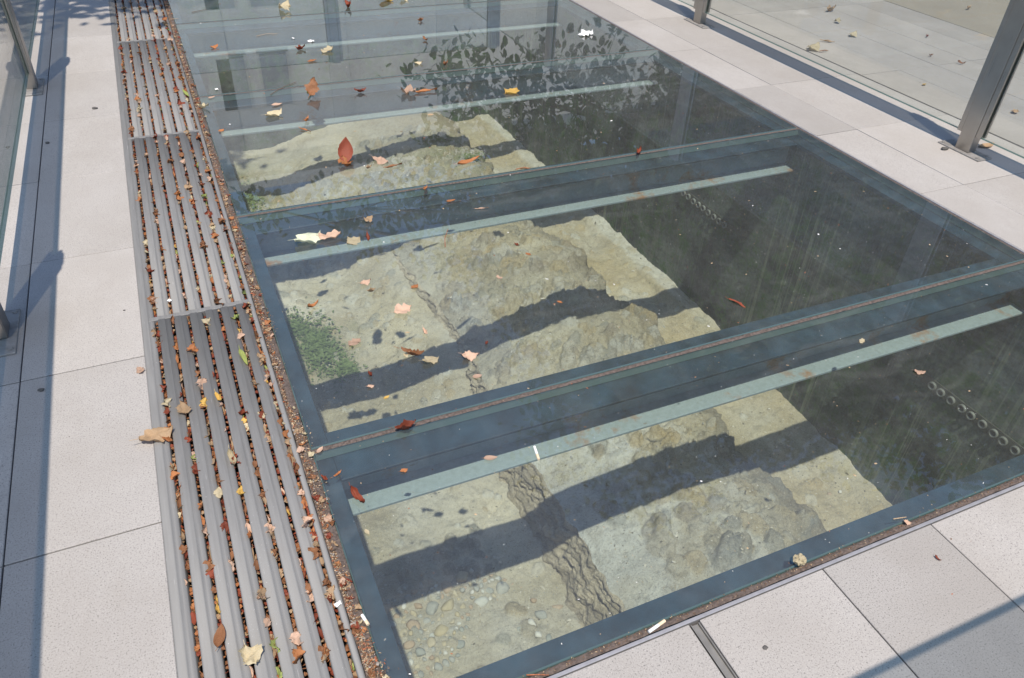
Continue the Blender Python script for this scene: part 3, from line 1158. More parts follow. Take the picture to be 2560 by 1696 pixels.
def railing(name_label, origin, rotz, stations):
    r = empty('glass_railing', origin)
    r.rotation_euler = (0, 0, rotz)
    tag(r, name_label, 'railing', 'glass railings round the excavation')
    for s in stations:
        p = link('post', PC, r, (0, s, 0))
        for c in PCH:
            link('glass_clip', c, p)
        link('base_plate', PPL, p)
        for bx_, by_ in ((-0.038, -0.108), (0.038, -0.108), (-0.038, 0.108), (0.038, 0.108)):
            link('bolt', BOLT, p, (bx_, by_, 0.008))
    for a, b in zip(stations[:-1], stations[1:]):
        link('glass_panel', glass_panel_mesh(b - a - 0.10, 0.095, 1.08), r, (0, (a + b) / 2, 0))
    return r


railing('glass railing with steel posts on the paving beside the drain grate', (-0.68, 0.0, 0.0), 0.0, [0.06, 2.495, 4.915, 7.335, 9.75])
railing('glass railing with steel posts between the glass floor and the plaza', (3.812, 0.0, 0.0), 0.0, [0.06, 2.51, 4.955, 7.40, 9.84])
railing('glass railing that throws a thin shadow line over the front slabs', (0.0, 0.03, 0.0), -math.pi / 2, [0.62, 2.3, 3.62])
railing('glass railing with dark posts mirrored at the top of the glass floor', (0.0, 8.19, 0.0), -math.pi / 2, [-0.5, 1.70, 3.49])

# ------------------------------------------------------------------ leaves
def leaf_mesh(kind, seed, length=1.0):
    """unit-length leaf along +x, lying near z = 0"""
    r = random.Random(seed)
    nu, nv = (13, 7)
    w = {'oval': r.uniform(0.40, 0.55), 'long': r.uniform(0.18, 0.26), 'ragged': r.uniform(0.50, 0.80),
         'lobed': r.uniform(0.8, 1.0), 'curl': r.uniform(0.24, 0.40), 'crumple': r.uniform(0.7, 0.95)}[kind]
    bend = {'oval': r.uniform(0.3, 0.9), 'long': r.uniform(-0.5, 0.8), 'ragged': r.uniform(0.2, 0.9), 'lobed': r.uniform(0.1, 0.5),
            'curl': r.uniform(1.2, 2.2), 'crumple': r.uniform(0.8, 1.8)}[kind]
    cup = {'oval': r.uniform(0.3, 0.8), 'long': r.uniform(0.5, 1.2), 'ragged': r.uniform(-0.6, 0.9), 'lobed': r.uniform(0.1, 0.5),
           'curl': r.uniform(1.2, 2.4), 'crumple': r.uniform(-1.5, 1.5)}[kind]
    jag = {'oval': 0.05, 'long': 0.08, 'ragged': 0.34, 'lobed': 0.22, 'curl': 0.20, 'crumple': 0.34}[kind]
    amp = {'oval': 0.02, 'long': 0.03, 'ragged': 0.07, 'lobed': 0.05, 'curl': 0.06, 'crumple': 0.12}[kind]
    ph = [r.uniform(0, 6.28) for _ in range(6)]
    vs, fs = [], []
    for i in range(nu):
        u = i / (nu - 1)
        prof = (math.sin(math.pi * min(1, u * 1.02) ** 0.85)) ** 0.75 if 0 < u < 1 else 0.0
        if kind == 'lobed':
            prof = prof * (0.62 + 0.38 * abs(math.cos(u * math.pi * 2.6 + ph[0] * 0.1)))
        jl = 1 + jag * r.uniform(-1, 1)
        jr = 1 + jag * r.uniform(-1, 1)
        for j in range(nv):
            v = j / (nv - 1) * 2 - 1
            hw = w * 0.5 * prof * (jl if v < 0 else jr)
            y = v * hw
            x = u + (jag * 0.12 * math.sin(v * 5 + ph[1]) if 0 < i < nu - 1 else 0)
            a = bend * (u - 0.5)
            z = bend * (u - 0.5) ** 2 * 0.6 + cup * (y * y) * 1.1 / max(w, 0.3)
            z += amp * (math.sin(u * 9 + ph[2] + v * 2.2) + math.sin(v * 6 + ph[3] + u * 5)) * 0.6
            z += abs(v) * 0.02 + amp * r.uniform(-0.45, 0.45)
            xx = 0.5 + (u - 0.5) * (1 - 0.10 * abs(bend)) + (x - u)
            yy = y * (1 - 0.22 * min(1.0, abs(cup) * 0.5))
            vs.append((xx - 0.5, yy, z))
    for i in range(nu - 1):
        for j in range(nv - 1):
            a = i * nv + j
            fs.append((a, a + nv, a + nv + 1, a + 1))
    # midrib stalk
    k = len(vs)
    z0 = vs[nv // 2][2]
    sl = r.uniform(0.12, 0.28)
    for (dx, dy, dz) in ((0, 0.012, 0.01), (0, -0.012, 0.01), (-sl, -0.008, 0.03), (-sl, 0.008, 0.03)):
        vs.append((-0.5 + 0.03 + dx, dy + (0.05 if dx else 0), z0 + dz))
    fs.append((k, k + 1, k + 2, k + 3))
    zmin = min(v[2] for v in vs)
    vs = [(x, y, z - zmin) for x, y, z in vs]
    return vs, fs


LEAF = {}
for kind in ('oval', 'long', 'ragged', 'lobed', 'curl', 'crumple'):
    for c in range(4):
        vs, fs = leaf_mesh(kind, 100 + c * 13 + len(kind) * 7)
        LEAF[(kind, c)] = (vs, fs, {})


def leaf_data(kind, var, colname):
    vs, fs, cache = LEAF[(kind, var % 4)]
    if colname not in cache:
        cache[colname] = pydata('dry_leaf', vs, fs, LEAFCOL[colname], True)
    return cache[colname]


N_LEAF = 0


def leaf_obj(p, ang, size, kind, var, colname, label, group, name='dry_leaf', cat='leaf', tilt=(0, 0)):
    global N_LEAF
    N_LEAF += 1
    o = link(name, leaf_data(kind, var, colname), None, p, (tilt[0], tilt[1], ang))
    o.scale = (size, size, size)
    tag(o, label, cat, group)
    return o


# leaves lying on the glass and slabs, from their two ends in the photograph
ON_GLASS = [
    # x0, y0, x1, y1, kind, colour, label
    (862, 408, 887, 340, 'oval', 'red', 'large glossy rust-red leaf standing up on the third glass pane'),
    (848, 404, 880, 418, 'crumple', 'orange', 'crumpled orange leaf scrap at the foot of the large red leaf'),
    (776, 242, 817, 206, 'ragged', 'brown', 'torn brown leaf propped up near the top left of the glass'),
    (765, 240, 785, 230, 'curl', 'green', 'small green leaf scrap beside the torn brown leaf'),
    (929, 400, 972, 410, 'ragged', 'pink', 'pinkish crumbling leaf beside a dark twig on glass'),
    (958, 421, 1006, 412, 'long', 'brown', 'dark brown twig-like leaf below the pinkish crumbling leaf'),
    (912, 424, 932, 415, 'curl', 'tan', 'small curled tan leaf left of the pinkish crumbling leaf'),
    (1140, 415, 1202, 397, 'long', 'orange', 'slender orange leaf lying alone on the third glass pane'),
    (1030, 233, 1096, 226, 'long', 'orange', 'long smooth orange-brown pod leaf in front of the foliage reflection'),
    (1000, 231, 1042, 237, 'crumple', 'pink', 'crumpled pale pink leaf touching the long orange pod leaf'),
    (1262, 238, 1296, 224, 'lobed', 'yellow', 'upright yellow leaf on the pale flange under the glass'),
    (883, 232, 918, 229, 'curl', 'red', 'dark red curled leaf left of the orange pod leaf'),
    (1592, 392, 1604, 372, 'curl', 'red', 'red leaf scrap standing on the second glass joint'),
    (1057, 480, 1070, 466, 'curl', 'orange', 'orange scrap on the second glass joint'),
    (1115, 505, 1140, 500, 'oval', 'orange', 'small pinkish orange leaf below the second joint'),
    (1186, 523, 1222, 521, 'long', 'pink', 'thin pink leaf sliver below the second joint'),
    (908, 556, 934, 548, 'crumple', 'tan', 'small crumpled tan leaf near the foliage reflection edge'),
    (1288, 425, 1326, 421, 'long', 'brown', 'thin brown sliver lying along the second joint'),
    (736, 618, 804, 588, 'ragged', 'palegreen', 'large pale green-white torn leaf on the second pane'),
    (796, 598, 853, 589, 'ragged', 'pink', 'flat pinkish leaf joined end to end with the pale green leaf'),
    (866, 612, 902, 596, 'lobed', 'cream', 'rounded cream leaf next to a red curl on second pane'),
    (917, 585, 925, 614, 'curl', 'red', 'thin curved red leaf beside the rounded cream leaf'),
    (900, 713, 930, 702, 'ragged', 'pink', 'small pale pink leaf above the tan leaf on second pane'),
    (915, 733, 942, 724, 'curl', 'tan', 'small tan leaf just below a pale pink one'),
    (984, 786, 1030, 766, 'lobed', 'pink', 'broad pale pink lobed leaf in the middle of the second pane'),
    (872, 868, 902, 846, 'lobed', 'pink', 'pinkish lobed leaf beside the moss in the second pane'),
    (1054, 822, 1070, 842, 'curl', 'pink', 'small pink folded leaf near the shadow band'),
    (998, 882, 1068, 893, 'curl', 'brown', 'long brown curled leaf crossing the shadow band'),
    (1008, 892, 1026, 884, 'crumple', 'cream', 'cream leaf scrap under the long brown curl'),
    (1054, 910, 1098, 896, 'ragged', 'cream', 'pale cream torn leaf at the end of the brown curl'),
    (1152, 895, 1200, 888, 'ragged', 'pink', 'broad pink leaf over the rubble of the second pane'),
    (1213, 866, 1221, 852, 'curl', 'red', 'tiny bright red leaf above the broad pink leaf'),
    (1392, 752, 1408, 758, 'oval', 'orange', 'small orange leaf on the beam shadow'),
    (1028, 724, 1046, 712, 'ragged', 'orange', 'small orange torn leaf above the pink lobed leaf'),
    (1241, 690, 1255, 699, 'ragged', 'pink', 'tiny pale pink leaf in the centre of the second pane'),
    (1284, 609, 1300, 618, 'curl', 'red', 'tiny dark red curl below the second beam'),
    (1313, 632, 1329, 639, 'oval', 'orange', 'tiny orange oval leaf just below a dark red curl'),
    (766, 776, 800, 757, 'curl', 'orange', 'curly orange leaf just above the moss patch'),
    (984, 1080, 1048, 1062, 'curl', 'red', 'dark red curled leaf lying on the first joint'),
    (1180, 944, 1206, 937, 'oval', 'pink', 'small pink leaf near the old wall edge'),
    (920, 928, 932, 948, 'curl', 'red', 'red twisted leaf stalk over the left shadow band'),
    (916, 969, 936, 964, 'ragged', 'pink', 'small pinkish scrap below the red twisted stalk'),
    (958, 998, 974, 988, 'oval', 'yellow', 'small yellow-brown leaf near the lit sand'),
    (1207, 1148, 1245, 1143, 'oval', 'pink', 'pink pointed leaf on the first beam flange'),
    (1000, 1180, 1020, 1173, 'ragged', 'orange', 'small orange scrap above the first flange'),
    (872, 1226, 918, 1272, 'curl', 'red', 'red curled leaf at the left end of the first flange'),
    (912, 1322, 924, 1338, 'oval', 'cream', 'small cream leaf over the sand at the left'),
    (1820, 749, 1864, 768, 'long', 'red', 'thin red leaf over the dark wall in the second pane'),
    (2147, 856, 2162, 850, 'ragged', 'cream', 'small cream scrap above the first lit flange'),
    (2286, 929, 2312, 934, 'ragged', 'pink', 'tiny pale scrap above the row of pipe holes'),
    (494, 268, 526, 270, 'curl', 'cream', 'cream curled leaf beside the grate rail near the top'),
    (664, 294, 708, 282, 'ragged', 'cream', 'cream and rust leaf left of the torn brown leaf'),
    (678, 265, 706, 259, 'oval', 'pink', 'thin pinkish leaf above the cream and rust leaf'),
    (758, 310, 776, 295, 'curl', 'orange', 'small orange folded leaf on the fourth pane'),
    (746, 321, 778, 330, 'long', 'orange', 'slim orange leaf near the upper lit flange'),
    (546, 332, 560, 322, 'oval', 'orange', 'small orange leaf beside the reflection near the grate'),
    (802, 131, 834, 124, 'ragged', 'cream', 'cream leaf beside the widest dark post reflection'),
    (738, 126, 766, 120, 'curl', 'red', 'dark red sliver near the top of the glass'),
    (700, 30, 728, 20, 'crumple', 'cream', 'cream curled leaf close to the top edge of view'),
    (768, 155, 792, 150, 'oval', 'orange', 'small orange leaf under the dark post reflection'),
    (527, 120, 546, 116, 'ragged', 'orange', 'small orange scrap on the far left pane'),
    (520, 246, 538, 242, 'oval', 'pink', 'small pink leaf near the grate on the fourth pane'),
    (948, 6, 984, -2, 'ragged', 'yellow', 'yellow leaf at the very top of the glass'),
    (998, 3, 1024, -3, 'ragged', 'cream', 'cream yellow leaf beside the top yellow one'),
    (858, 6, 884, 30, 'curl', 'red', 'dark red stalk near the top of the glass'),
    (1036, 160, 1058, 158, 'ragged', 'cream', 'small pale leaf in front of the plant reflection'),
    (1054, 97, 1072, 104, 'curl', 'brown', 'small brown leaf in the pale reflection'),
    (1042, 54, 1062, 50, 'curl', 'brown', 'small brown curl near the top reflection'),
    (1106, 166, 1124, 156, 'curl', 'brown', 'small brown leaf near the mirrored leaves'),
    (1068, 288, 1086, 286, 'oval', 'tan', 'small tan leaf on the third lit flange'),
        (2258, 1304, 2280, 1309, 'ragged', 'pink', 'small pale leaf on the front seal'),
    (2180, 118, 2182, 118, None, None, None),
    (2336, 1390, 2352, 1404, 'curl', 'red', 'small red leaf on the front paving slabs'),
    (2444, 370, 2488, 362, 'oval', 'tan', 'tan oval leaf lying beside the right-hand steel post'),
    (2060, 30, 2094, 24, 'curl', 'tan', 'tan curled leaf near the top of the plaza'),
    (2086, 58, 2102, 53, 'crumple', 'cream', 'small cream leaf below the tan curled one on plaza'),
    (2120, 93, 2144, 84, 'ragged', 'cream', 'cream leaf in the middle of the plaza slabs'),
    (2052, 102, 2084, 105, 'long', 'tan', 'thin tan leaf stalk on the plaza slabs'),
    (2014, 129, 2052, 116, 'ragged', 'cream', 'large cream leaf lying against the railing glass'),
    (2046, 130, 2072, 127, 'long', 'brown', 'thin brown stalk next to the large cream leaf'),
    (2304, 214, 2318, 208, 'oval', 'yellow', 'small yellow leaf on the plaza slabs'),
    (2394, 157, 2412, 161, 'curl', 'brown', 'dark curled leaf on the plaza by the post'),
    (2410, 26, 2432, 18, 'curl', 'tan', 'tan leaf on the dark paving beyond the plaza'),
    (2528, 284, 2546, 276, 'ragged', 'tan', 'tan leaf on the plaza right of the post'),
    (2312, 95, 2324, 88, 'curl', 'red', 'tiny dark red leaf on the far plaza slabs'),
    (2318, 141, 2334, 138, 'curl', 'brown', 'tiny dark curl on the middle plaza slabs'),
    (792, 1133, 808, 1116, 'oval', 'pink', 'pink-tan leaf at the left end of the first joint'),
    (800, 1190, 822, 1206, 'curl', 'red', 'dark red leaf on the glass corner beside the grate rail'),
    (832, 1196, 856, 1178, 'curl', 'orange', 'orange stalk lying across the glass corner by the grate'),
    (352, 1112, 432, 1076, 'ragged', 'tan', 'large tan withered leaf on the grate edge'),
    (404, 1098, 436, 1106, 'curl', 'orange', 'orange curl tucked under the large tan leaf'),
    (536, 984, 556, 1012, 'curl', 'yellow', 'bright orange-yellow leaf standing in the grate slots'),
    (344, 918, 358, 936, 'ragged', 'pink', 'pale pink leaf on the slab beside the grate'),
    (545, 1624, 556, 1560, 'oval', 'brown', 'long brown smooth leaf stuck upright in a grate slot'),
    (612, 1622, 644, 1672, 'crumple', 'cream', 'pale crumpled leaf with ragged edge across two grate bars'),
    (575, 1128, 592, 1176, 'curl', 'cream', 'pale cream leaf folded in a grate slot'),
    (596, 870, 622, 918, 'long', 'green', 'long green leaf tucked in a grate slot'),
    (450, 1010, 470, 1040, 'ragged', 'tan', 'wide tan leaf near the second grate slot'),
    (455, 226, 476, 246, 'long', 'green', 'green-yellow leaf on the grate rail near top'),
]
for i, (x0, y0, x1, y1, kind, colname, label) in enumerate(ON_GLASS):
    if kind is None:
        continue
    a, b = at(x0, y0, 0.004), at(x1, y1, 0.004)
    d = b - a
    # foreshortened uprights: keep the size plausible
    dist = ((a + b) / 2 - Vector((0, 0, CAM_H))).length
    angular = math.hypot(x1 - x0, y1 - y0) / (1280 * FOC) * dist
    size = min(max(0.5 * (d.length + angular), 0.012), 0.15)
    if a.x > 3.3:
        size = angular
    c = (a + b) / 2
    c.z = 0.0015
    rr = random.Random(i * 31 + 5)
    tl = (rr.uniform(-0.12, 0.12), rr.uniform(-0.12, 0.12))
    if 'standing up' in label or 'propped up' in label:
        size, lift = (0.135, 0.9) if 'standing' in label else (0.12, 0.8)
        tl = (0.25, -lift)
        c = a + Vector((d.x, d.y, 0)).normalized() * size * 0.5 * math.cos(lift)
        c.z = size * 0.5 * math.sin(lift) - 0.004
    leaf_obj(c, math.atan2(d.y, d.x), size, kind, rr.randrange(4), colname, label, None, tilt=tl)



def leaf_ball():
    rr = random.Random(17)
    bm = bmesh.new()
    bmesh.ops.create_icosphere(bm, subdivisions=3, radius=1.0)
    dirs = [(Vector((rr.gauss(0, 1), rr.gauss(0, 1), rr.gauss(0, 1))).normalized(), rr.uniform(0.1, 0.3), rr.uniform(4, 9)) for _ in range(14)]
    for v in bm.verts:
        q = v.co.copy()
        k = 1.0
        for d_, a_, f_ in dirs:
            k -= a_ * abs(math.sin(q.dot(d_) * f_)) * 0.35
        v.co = q * k * (1 + rr.uniform(-0.07, 0.07))
        v.co.z *= 0.85
    me_ = bpy.data.meshes.new('dry_leaf')
    bm.to_mesh(me_)
    bm.free()
    me_.materials.append(LEAFCOL['cream'])
    p = at(1994, 1412, 0.0)
    o_ = link('dry_leaf', me_, None, (p.x, p.y, 0.020))
    o_.scale = (0.035, 0.032, 0.034)
    tag(o_, 'yellowish crumpled leaf balled up on the front glass edge', 'leaf')


leaf_ball()
# ---- leaves caught in the slots of the grate
COLS = ['red'] * 7 + ['orange'] * 5 + ['brown'] * 6 + ['tan'] * 8 + ['pink'] * 5 + ['cream'] * 2 + ['yellow'] * 1 + ['green'] * 1
NAMES = {'red': 'rust red', 'orange': 'orange', 'brown': 'brown', 'tan': 'tan', 'pink': 'pinkish', 'cream': 'cream', 'yellow': 'yellow', 'green': 'greenish'}
rl = random.Random(404)
slots = []
for gi, (a, b) in enumerate(GAPS):
    dens = [0.9, 0.85, 0.8, 0.85, 0.95, 1.2, 1.7][gi]
    y = 0.85
    while y < 7.6:
        y += rl.expovariate(1.0) * 0.036 / dens / (0.35 + 1.5 * (0.5 + 0.5 * math.sin(y * 4.1 + gi * 2.3) * math.sin(y * 1.7 + gi)))
        if any(abs(y - c) < 0.014 for c in CROSS):
            continue
        slots.append((y, gi))
slots.sort()
stuff_v, stuff_f, stuff_m = [], [], []
stuff_cols = ['red', 'orange', 'brown', 'tan', 'pink', 'cream', 'yellow', 'green']


def emit(vs, fs, T, mi, V, F, Mi):
    k = len(V)
    for v in vs:
        V.append(tuple(T @ Vector(v)))
    for f in fs:
        F.append(tuple(i + k for i in f))
        Mi.append(mi)


ORD = ['first', 'second', 'third', 'fourth', 'fifth', 'sixth', 'seventh']


def place(y):
    for lim, words in ((1.15, 'at the near end'), (1.4, 'up from the near end'), (1.85, 'midway to the crossbar'), (2.415, 'just short of the crossbar')):
        if y < lim:
            return words
    return 'beyond the crossbar'


count = 0
LIMIT = 300 - N_LEAF
for (y, gi) in slots:
    a, b = GAPS[gi]
    colname = rl.choice(COLS)
    kind = rl.choice(['curl', 'ragged', 'oval', 'crumple', 'crumple', 'curl', 'long'])
    if kind == 'long':
        size = rl.uniform(0.03, 0.06)
    else:
        size = rl.uniform(0.020, 0.044) * (1.3 if rl.random() < 0.12 else 1)
    x = b - (0.0050 if gi < 6 else 0.0055) + rl.uniform(-0.002, 0.001)
    z = rl.uniform(-0.017, -0.005)
    if rl.random() < 0.12:
        z = -0.004
        x -= 0.003
    ang = rl.choice([math.pi / 2, -math.pi / 2]) + rl.uniform(-0.22, 0.22)
    tilt = (rl.choice([-1, 1]) * rl.uniform(0.25, 1.1), rl.uniform(-0.35, 0.35))
    v = rl.randrange(4)
    if y > 1.0 and count < LIMIT:
        count += 1
        leaf_obj((x, y, z), ang, size, kind, v, colname,
                 '%s leaf in the %s grate slot from the left, %s' % (NAMES[colname], ORD[gi], place(y)), 'dry leaves caught in the grate slots', tilt=tilt)
    else:
        T = Matrix.Translation((x, y, z)) @ Matrix.Rotation(ang, 4, 'Z') @ Matrix.Rotation(tilt[1], 4, 'Y') @ Matrix.Rotation(tilt[0], 4, 'X') @ Matrix.Scale(size, 4)
        vs, fs, _ = LEAF[(kind, v)]
        emit(vs, fs, T, stuff_cols.index(colname), stuff_v, stuff_f, stuff_m)
# deeper bed of broken leaf in every slot
rl2 = random.Random(55)
for gi, (a, b) in enumerate(GAPS):
    y = 0.85
    while y < 7.7:
        y += 0.0105
        kind = rl2.choice(['crumple', 'ragged', 'curl'])
        size = rl2.uniform(0.010, 0.018)
        T = Matrix.Translation((b - rl2.uniform(0.001, 0.008), y, rl2.uniform(-0.026, -0.010))) @ Matrix.Rotation(rl2.uniform(0, 6.28), 4, 'Z') @ Matrix.Rotation(rl2.uniform(-0.6, 0.6), 4, 'X') @ Matrix.Scale(size, 4)
        vs, fs, _ = LEAF[(kind, rl2.randrange(4))]
        emit(vs, fs, T, rl2.choice([0, 0, 1, 2, 2, 2, 3]), stuff_v, stuff_f, stuff_m)
for i in range(260):
    y = 0.85 + rl2.random() ** 1.5 * 6.5
    kind = rl2.choice(['crumple', 'ragged', 'curl', 'curl'])
    size = rl2.uniform(0.010, 0.028)
    T = Matrix.Translation((0.124 + abs(rl2.gauss(0, 0.012)), y, rl2.uniform(-0.003, 0.001))) @ Matrix.Rotation(rl2.uniform(0, 6.28), 4, 'Z') @ Matrix.Rotation(rl2.uniform(-0.5, 0.5), 4, 'X') @ Matrix.Scale(size, 4)
    vs, fs, _ = LEAF[(kind, rl2.randrange(4))]
    emit(vs, fs, T, rl2.choice([0, 0, 1, 2, 2, 3, 3, 4, 5]), stuff_v, stuff_f, stuff_m)
me = pydata('leaf_litter', stuff_v, stuff_f, [LEAFCOL[c] for c in stuff_cols], True, stuff_m)
o = link('leaf_litter', me)
tag(o, 'broken dry leaf litter packed deep in the grate slots', 'leaf litter', None, 'stuff')

# ------------------------------------------------------------------ crumbs of litter along the glass edges and over the panes
def bit(V, F, Mi, x, y, z, s, r, mi):
    k = len(V)
    a = r.uniform(0, 6.28)
    ca, sa = math.cos(a), math.sin(a)
    l, w, h = s * r.uniform(0.6, 1.5), s * r.uniform(0.3, 0.8), s * r.uniform(0.2, 0.6)
    for (u, v, q) in ((-l, -w, 0), (l, -w * 0.6, 0), (l * 0.7, w, 0), (-l * 0.8, w * 0.7, 0), (0, 0, h)):
        V.append((x + u * ca - v * sa, y + u * sa + v * ca, z + q))
    F.extend([(k, k + 1, k + 4), (k + 1, k + 2, k + 4), (k + 2, k + 3, k + 4), (k + 3, k, k + 4)])
    Mi.extend([mi] * 4)


r = random.Random(91)
V, F, Mi = [], [], []
for i in range(13000):
    y = r.uniform(0.8, 7.4)
    if r.random() < 0.5:
        y = 0.8 + (y - 0.8) ** 2 / 6.6
    w = 0.018 + 0.008 * math.sin(y * 9) + 0.006 * math.sin(y * 23)
    x = 0.120 + abs(r.gauss(0, 0.6)) * w
    bit(V, F, Mi, x, y, r.uniform(-0.004, 0.003), r.uniform(0.0010, 0.0030) * (2.0 if r.random() < 0.06 else 1), r, r.choice([0, 0, 0, 0, 1, 1, 3, 4, 2]))
for i in range(1100):
    x = r.uniform(0.15, 3.14)
    y = 0.745 + abs(r.gauss(0, 0.007))
    bit(V, F, Mi, x, y, 0.0, r.uniform(0.0009, 0.0020), r, r.choice([0, 0, 0, 0, 1]))
o = link('leaf_crumbs', pydata('leaf_crumbs', V, F, [M['crumb_a'], M['crumb_b'], M['crumb_c'], M['crumb_d'], M['crumb_e']], False, Mi))
tag(o, 'brown crumbs of broken leaf along the edge of the glass', 'debris', None, 'stuff')

V, F, Mi = [], [], []
for i in range(2200):
    x = r.uniform(GX0, GX1)
    y = r.uniform(GY0, GY1)
    big = r.random()
    s = r.uniform(0.0010, 0.0020) if big < 0.93 else r.uniform(0.003, 0.006)
    bit(V, F, Mi, x, y, 0.0005, s, r, r.choice([0, 1, 1, 1, 2, 3]))
for i in range(260):
    x, y = (r.uniform(3.2, 5.8), r.uniform(1.5, 7)) if i % 2 else (r.uniform(-0.6, 2.6), r.uniform(0.1, 0.72) if i % 4 else r.uniform(1, 6))
    if GR0 - 0.01 < x < 0.13 or (0.13 < x < 3.17 and y > 0.73):
        continue
    bit(V, F, Mi, x, y, 0.0, r.uniform(0.0012, 0.0035), r, r.choice([0, 0, 2, 4]))
o = link('specks_of_debris', pydata('specks_of_debris', V, F, [M['crumb_a'], M['crumb_b'], M['crumb_c'], M['paper'], M['pebble_dark']], False, Mi))
tag(o, 'scattered pale specks and crumbs on the glass and slabs', 'debris', None, 'stuff')

# ------------------------------------------------------------------ cigarette ends, paper, small stones, twigs
def rod(name, p0, p1, rad, mat, n=8, parent=None):
    p0, p1 = Vector(p0), Vector(p1)
    d = p1 - p0
    q = d.to_track_quat('Z', 'Y').to_matrix()
    vs, fs = [], []
    for t_, rr in ((0, rad), (1, rad)):
        for i in range(n):
            a = 6.2832 * i / n
            vs.append(q @ Vector((rr * math.cos(a), rr * math.sin(a), 0)) + d * t_)
    for i in range(n):
        j = (i + 1) % n
        fs.append((i, j, n + j, n + i))
    fs.append(tuple(reversed(range(n))))
    fs.append(tuple(range(n, 2 * n)))
    return link(name, pydata(name, vs, fs, mat, False), parent, p0)


def cigarette(px0, py0, px1, py1, label):
    a, b = at(px0, py0, 0.0042), at(px1, py1, 0.0042)
    d = (b - a)
    L = min(max(d.length, 0.03), 0.07)
    d = d.normalized() * L
    e = empty('cigarette_end', a)
    o = rod('paper_tube', (0, 0, 0), d * 0.6, 0.0039, M['paper'], 10)
    o.parent = e
    o = rod('filter_tip', d * 0.601, d, 0.00395, M['filter'], 10)
    o.parent = e
    tag(e, label, 'cigarette end')


cigarette(1336, 1117, 1347, 1149, 'white cigarette end lying across the first beam flange')
cigarette(1622, 1580, 1662, 1552, 'white cigarette end on the front edge of the glass')
cigarette(905, 1538, 914, 1552, 'short cigarette stub among the crumbs by the grate rail')


def paper_scrap(px, py, size, seed, label):
    rr = random.Random(seed)
    vs, fs = [], []
    n = 7
    for i in range(n):
        for j in range(n):
            vs.append(((i / (n - 1) - 0.5) * (1 + rr.uniform(-0.2, 0.2)), (j / (n - 1) - 0.5) * (0.7 + rr.uniform(-0.15, 0.15)), abs(rr.gauss(0, 0.14))))
    for i in range(n - 1):
        for j in range(n - 1):
            a = i * n + j
            fs.append((a, a + n, a + n + 1, a + 1))
    o = link('paper_scrap', pydata('paper_scrap', vs, fs, M['paper'], False), None, at(px, py, 0.002), (0, 0, rr.uniform(0, 3)))
    o.scale = (size, size, size)
    tag(o, label, 'paper')


paper_scrap(1465, 87, 0.105, 3, 'crumpled white tissue in front of the mirrored leaves')
paper_scrap(778, 104, 0.04, 4, 'small white paper scrap on the far left pane')
paper_scrap(733, 97, 0.022, 5, 'tiny white paper scrap left of the small paper scrap')
paper_scrap(541, 224, 0.022, 6, 'tiny white paper ball near the grate rail')
paper_scrap(424, 752 + 0, 0.016, 8, 'white paper fleck in the grate slot near crossbar')
paper_scrap(845, 1512, 0.016, 9, 'white paper fleck low in the last grate slot')


def stone_mesh(seed, n=10, flat=0.55):
    rr = random.Random(seed)
    bm = bmesh.new()
    bmesh.ops.create_icosphere(bm, subdivisions=2, radius=1.0)
    cuts = [(Vector((rr.gauss(0, 1), rr.gauss(0, 1), rr.gauss(0, 1))).normalized(), rr.uniform(0.45, 0.85)) for _ in range(11)]
    sx, sy = rr.uniform(0.85, 1.35), rr.uniform(0.75, 1.0)
    for v in bm.verts:
        for nrm, d in cuts:
            e = v.co.dot(nrm)
            if e > d:
                v.co -= nrm * (e - d) * 0.85
        v.co.x *= sx
        v.co.y *= sy
        v.co.z *= flat
    me = bpy.data.meshes.new('pebble')
    bm.to_mesh(me)
    bm.free()
    me.polygons.foreach_set('use_smooth', [True] * len(me.polygons))
    return me


def single_stone(px, py, size, label, mat):
    me = stone_mesh(int(px))
    me.materials.append(mat)
    o = link('stone', me, None, at(px, py, 0.0))
    o.location.z = size * 0.3
    o.scale = (size, size, size)
    tag(o, label, 'stone')


single_stone(2362, 375, 0.020, 'dark rounded stone beside the base plate of the steel post', M['pebble_dark'])
single_stone(237, 272, 0.014, 'flat dark stone on the sunlit slab between railing and grate', M['pebble_dark'])
single_stone(118, 359, 0.012, 'flat dark stone on the shaded slab near the upper left post', M['pebble_dark'])
single_stone(104, 977, 0.011, 'dark stone in the railing shadow on the left paving', M['pebble_dark'])
single_stone(1914, 1620, 0.0065, 'small brown stone on the front paving slab', M['pebble_dark'])
single_stone(311, 777, 0.005, 'tiny dark stone on the middle left slab', M['pebble_dark'])


def tube(V, F, pts, r0, r1, n=8):
    k0 = len(V)
    m = len(pts)
    for i, p in enumerate(pts):
        d = (pts[min(i + 1, m - 1)] - pts[max(i - 1, 0)]).normalized()
        q = d.to_track_quat('Z', 'Y').to_matrix()
        rr = r0 + (r1 - r0) * i / (m - 1)
        for j in range(n):
            a = 6.2832 * j / n
            V.append(tuple(p + q @ Vector((rr * math.cos(a), rr * math.sin(a), 0))))
    for i in range(m - 1):
        for j in range(n):
            a, b = k0 + i * n + j, k0 + i * n + (j + 1) % n
            F.append((a, b, b + n, a + n))


def twig(pts, label, mat=None):
    P = [at(x, y, 0.004) for x, y in pts]
    V, F = [], []
    tube(V, F, [p - P[0] for p in P], 0.0017, 0.0010, 6)
    o = link('twig', pydata('twig', V, F, mat or M['crumb_a'], True), None, P[0])
    tag(o, label, 'twig')


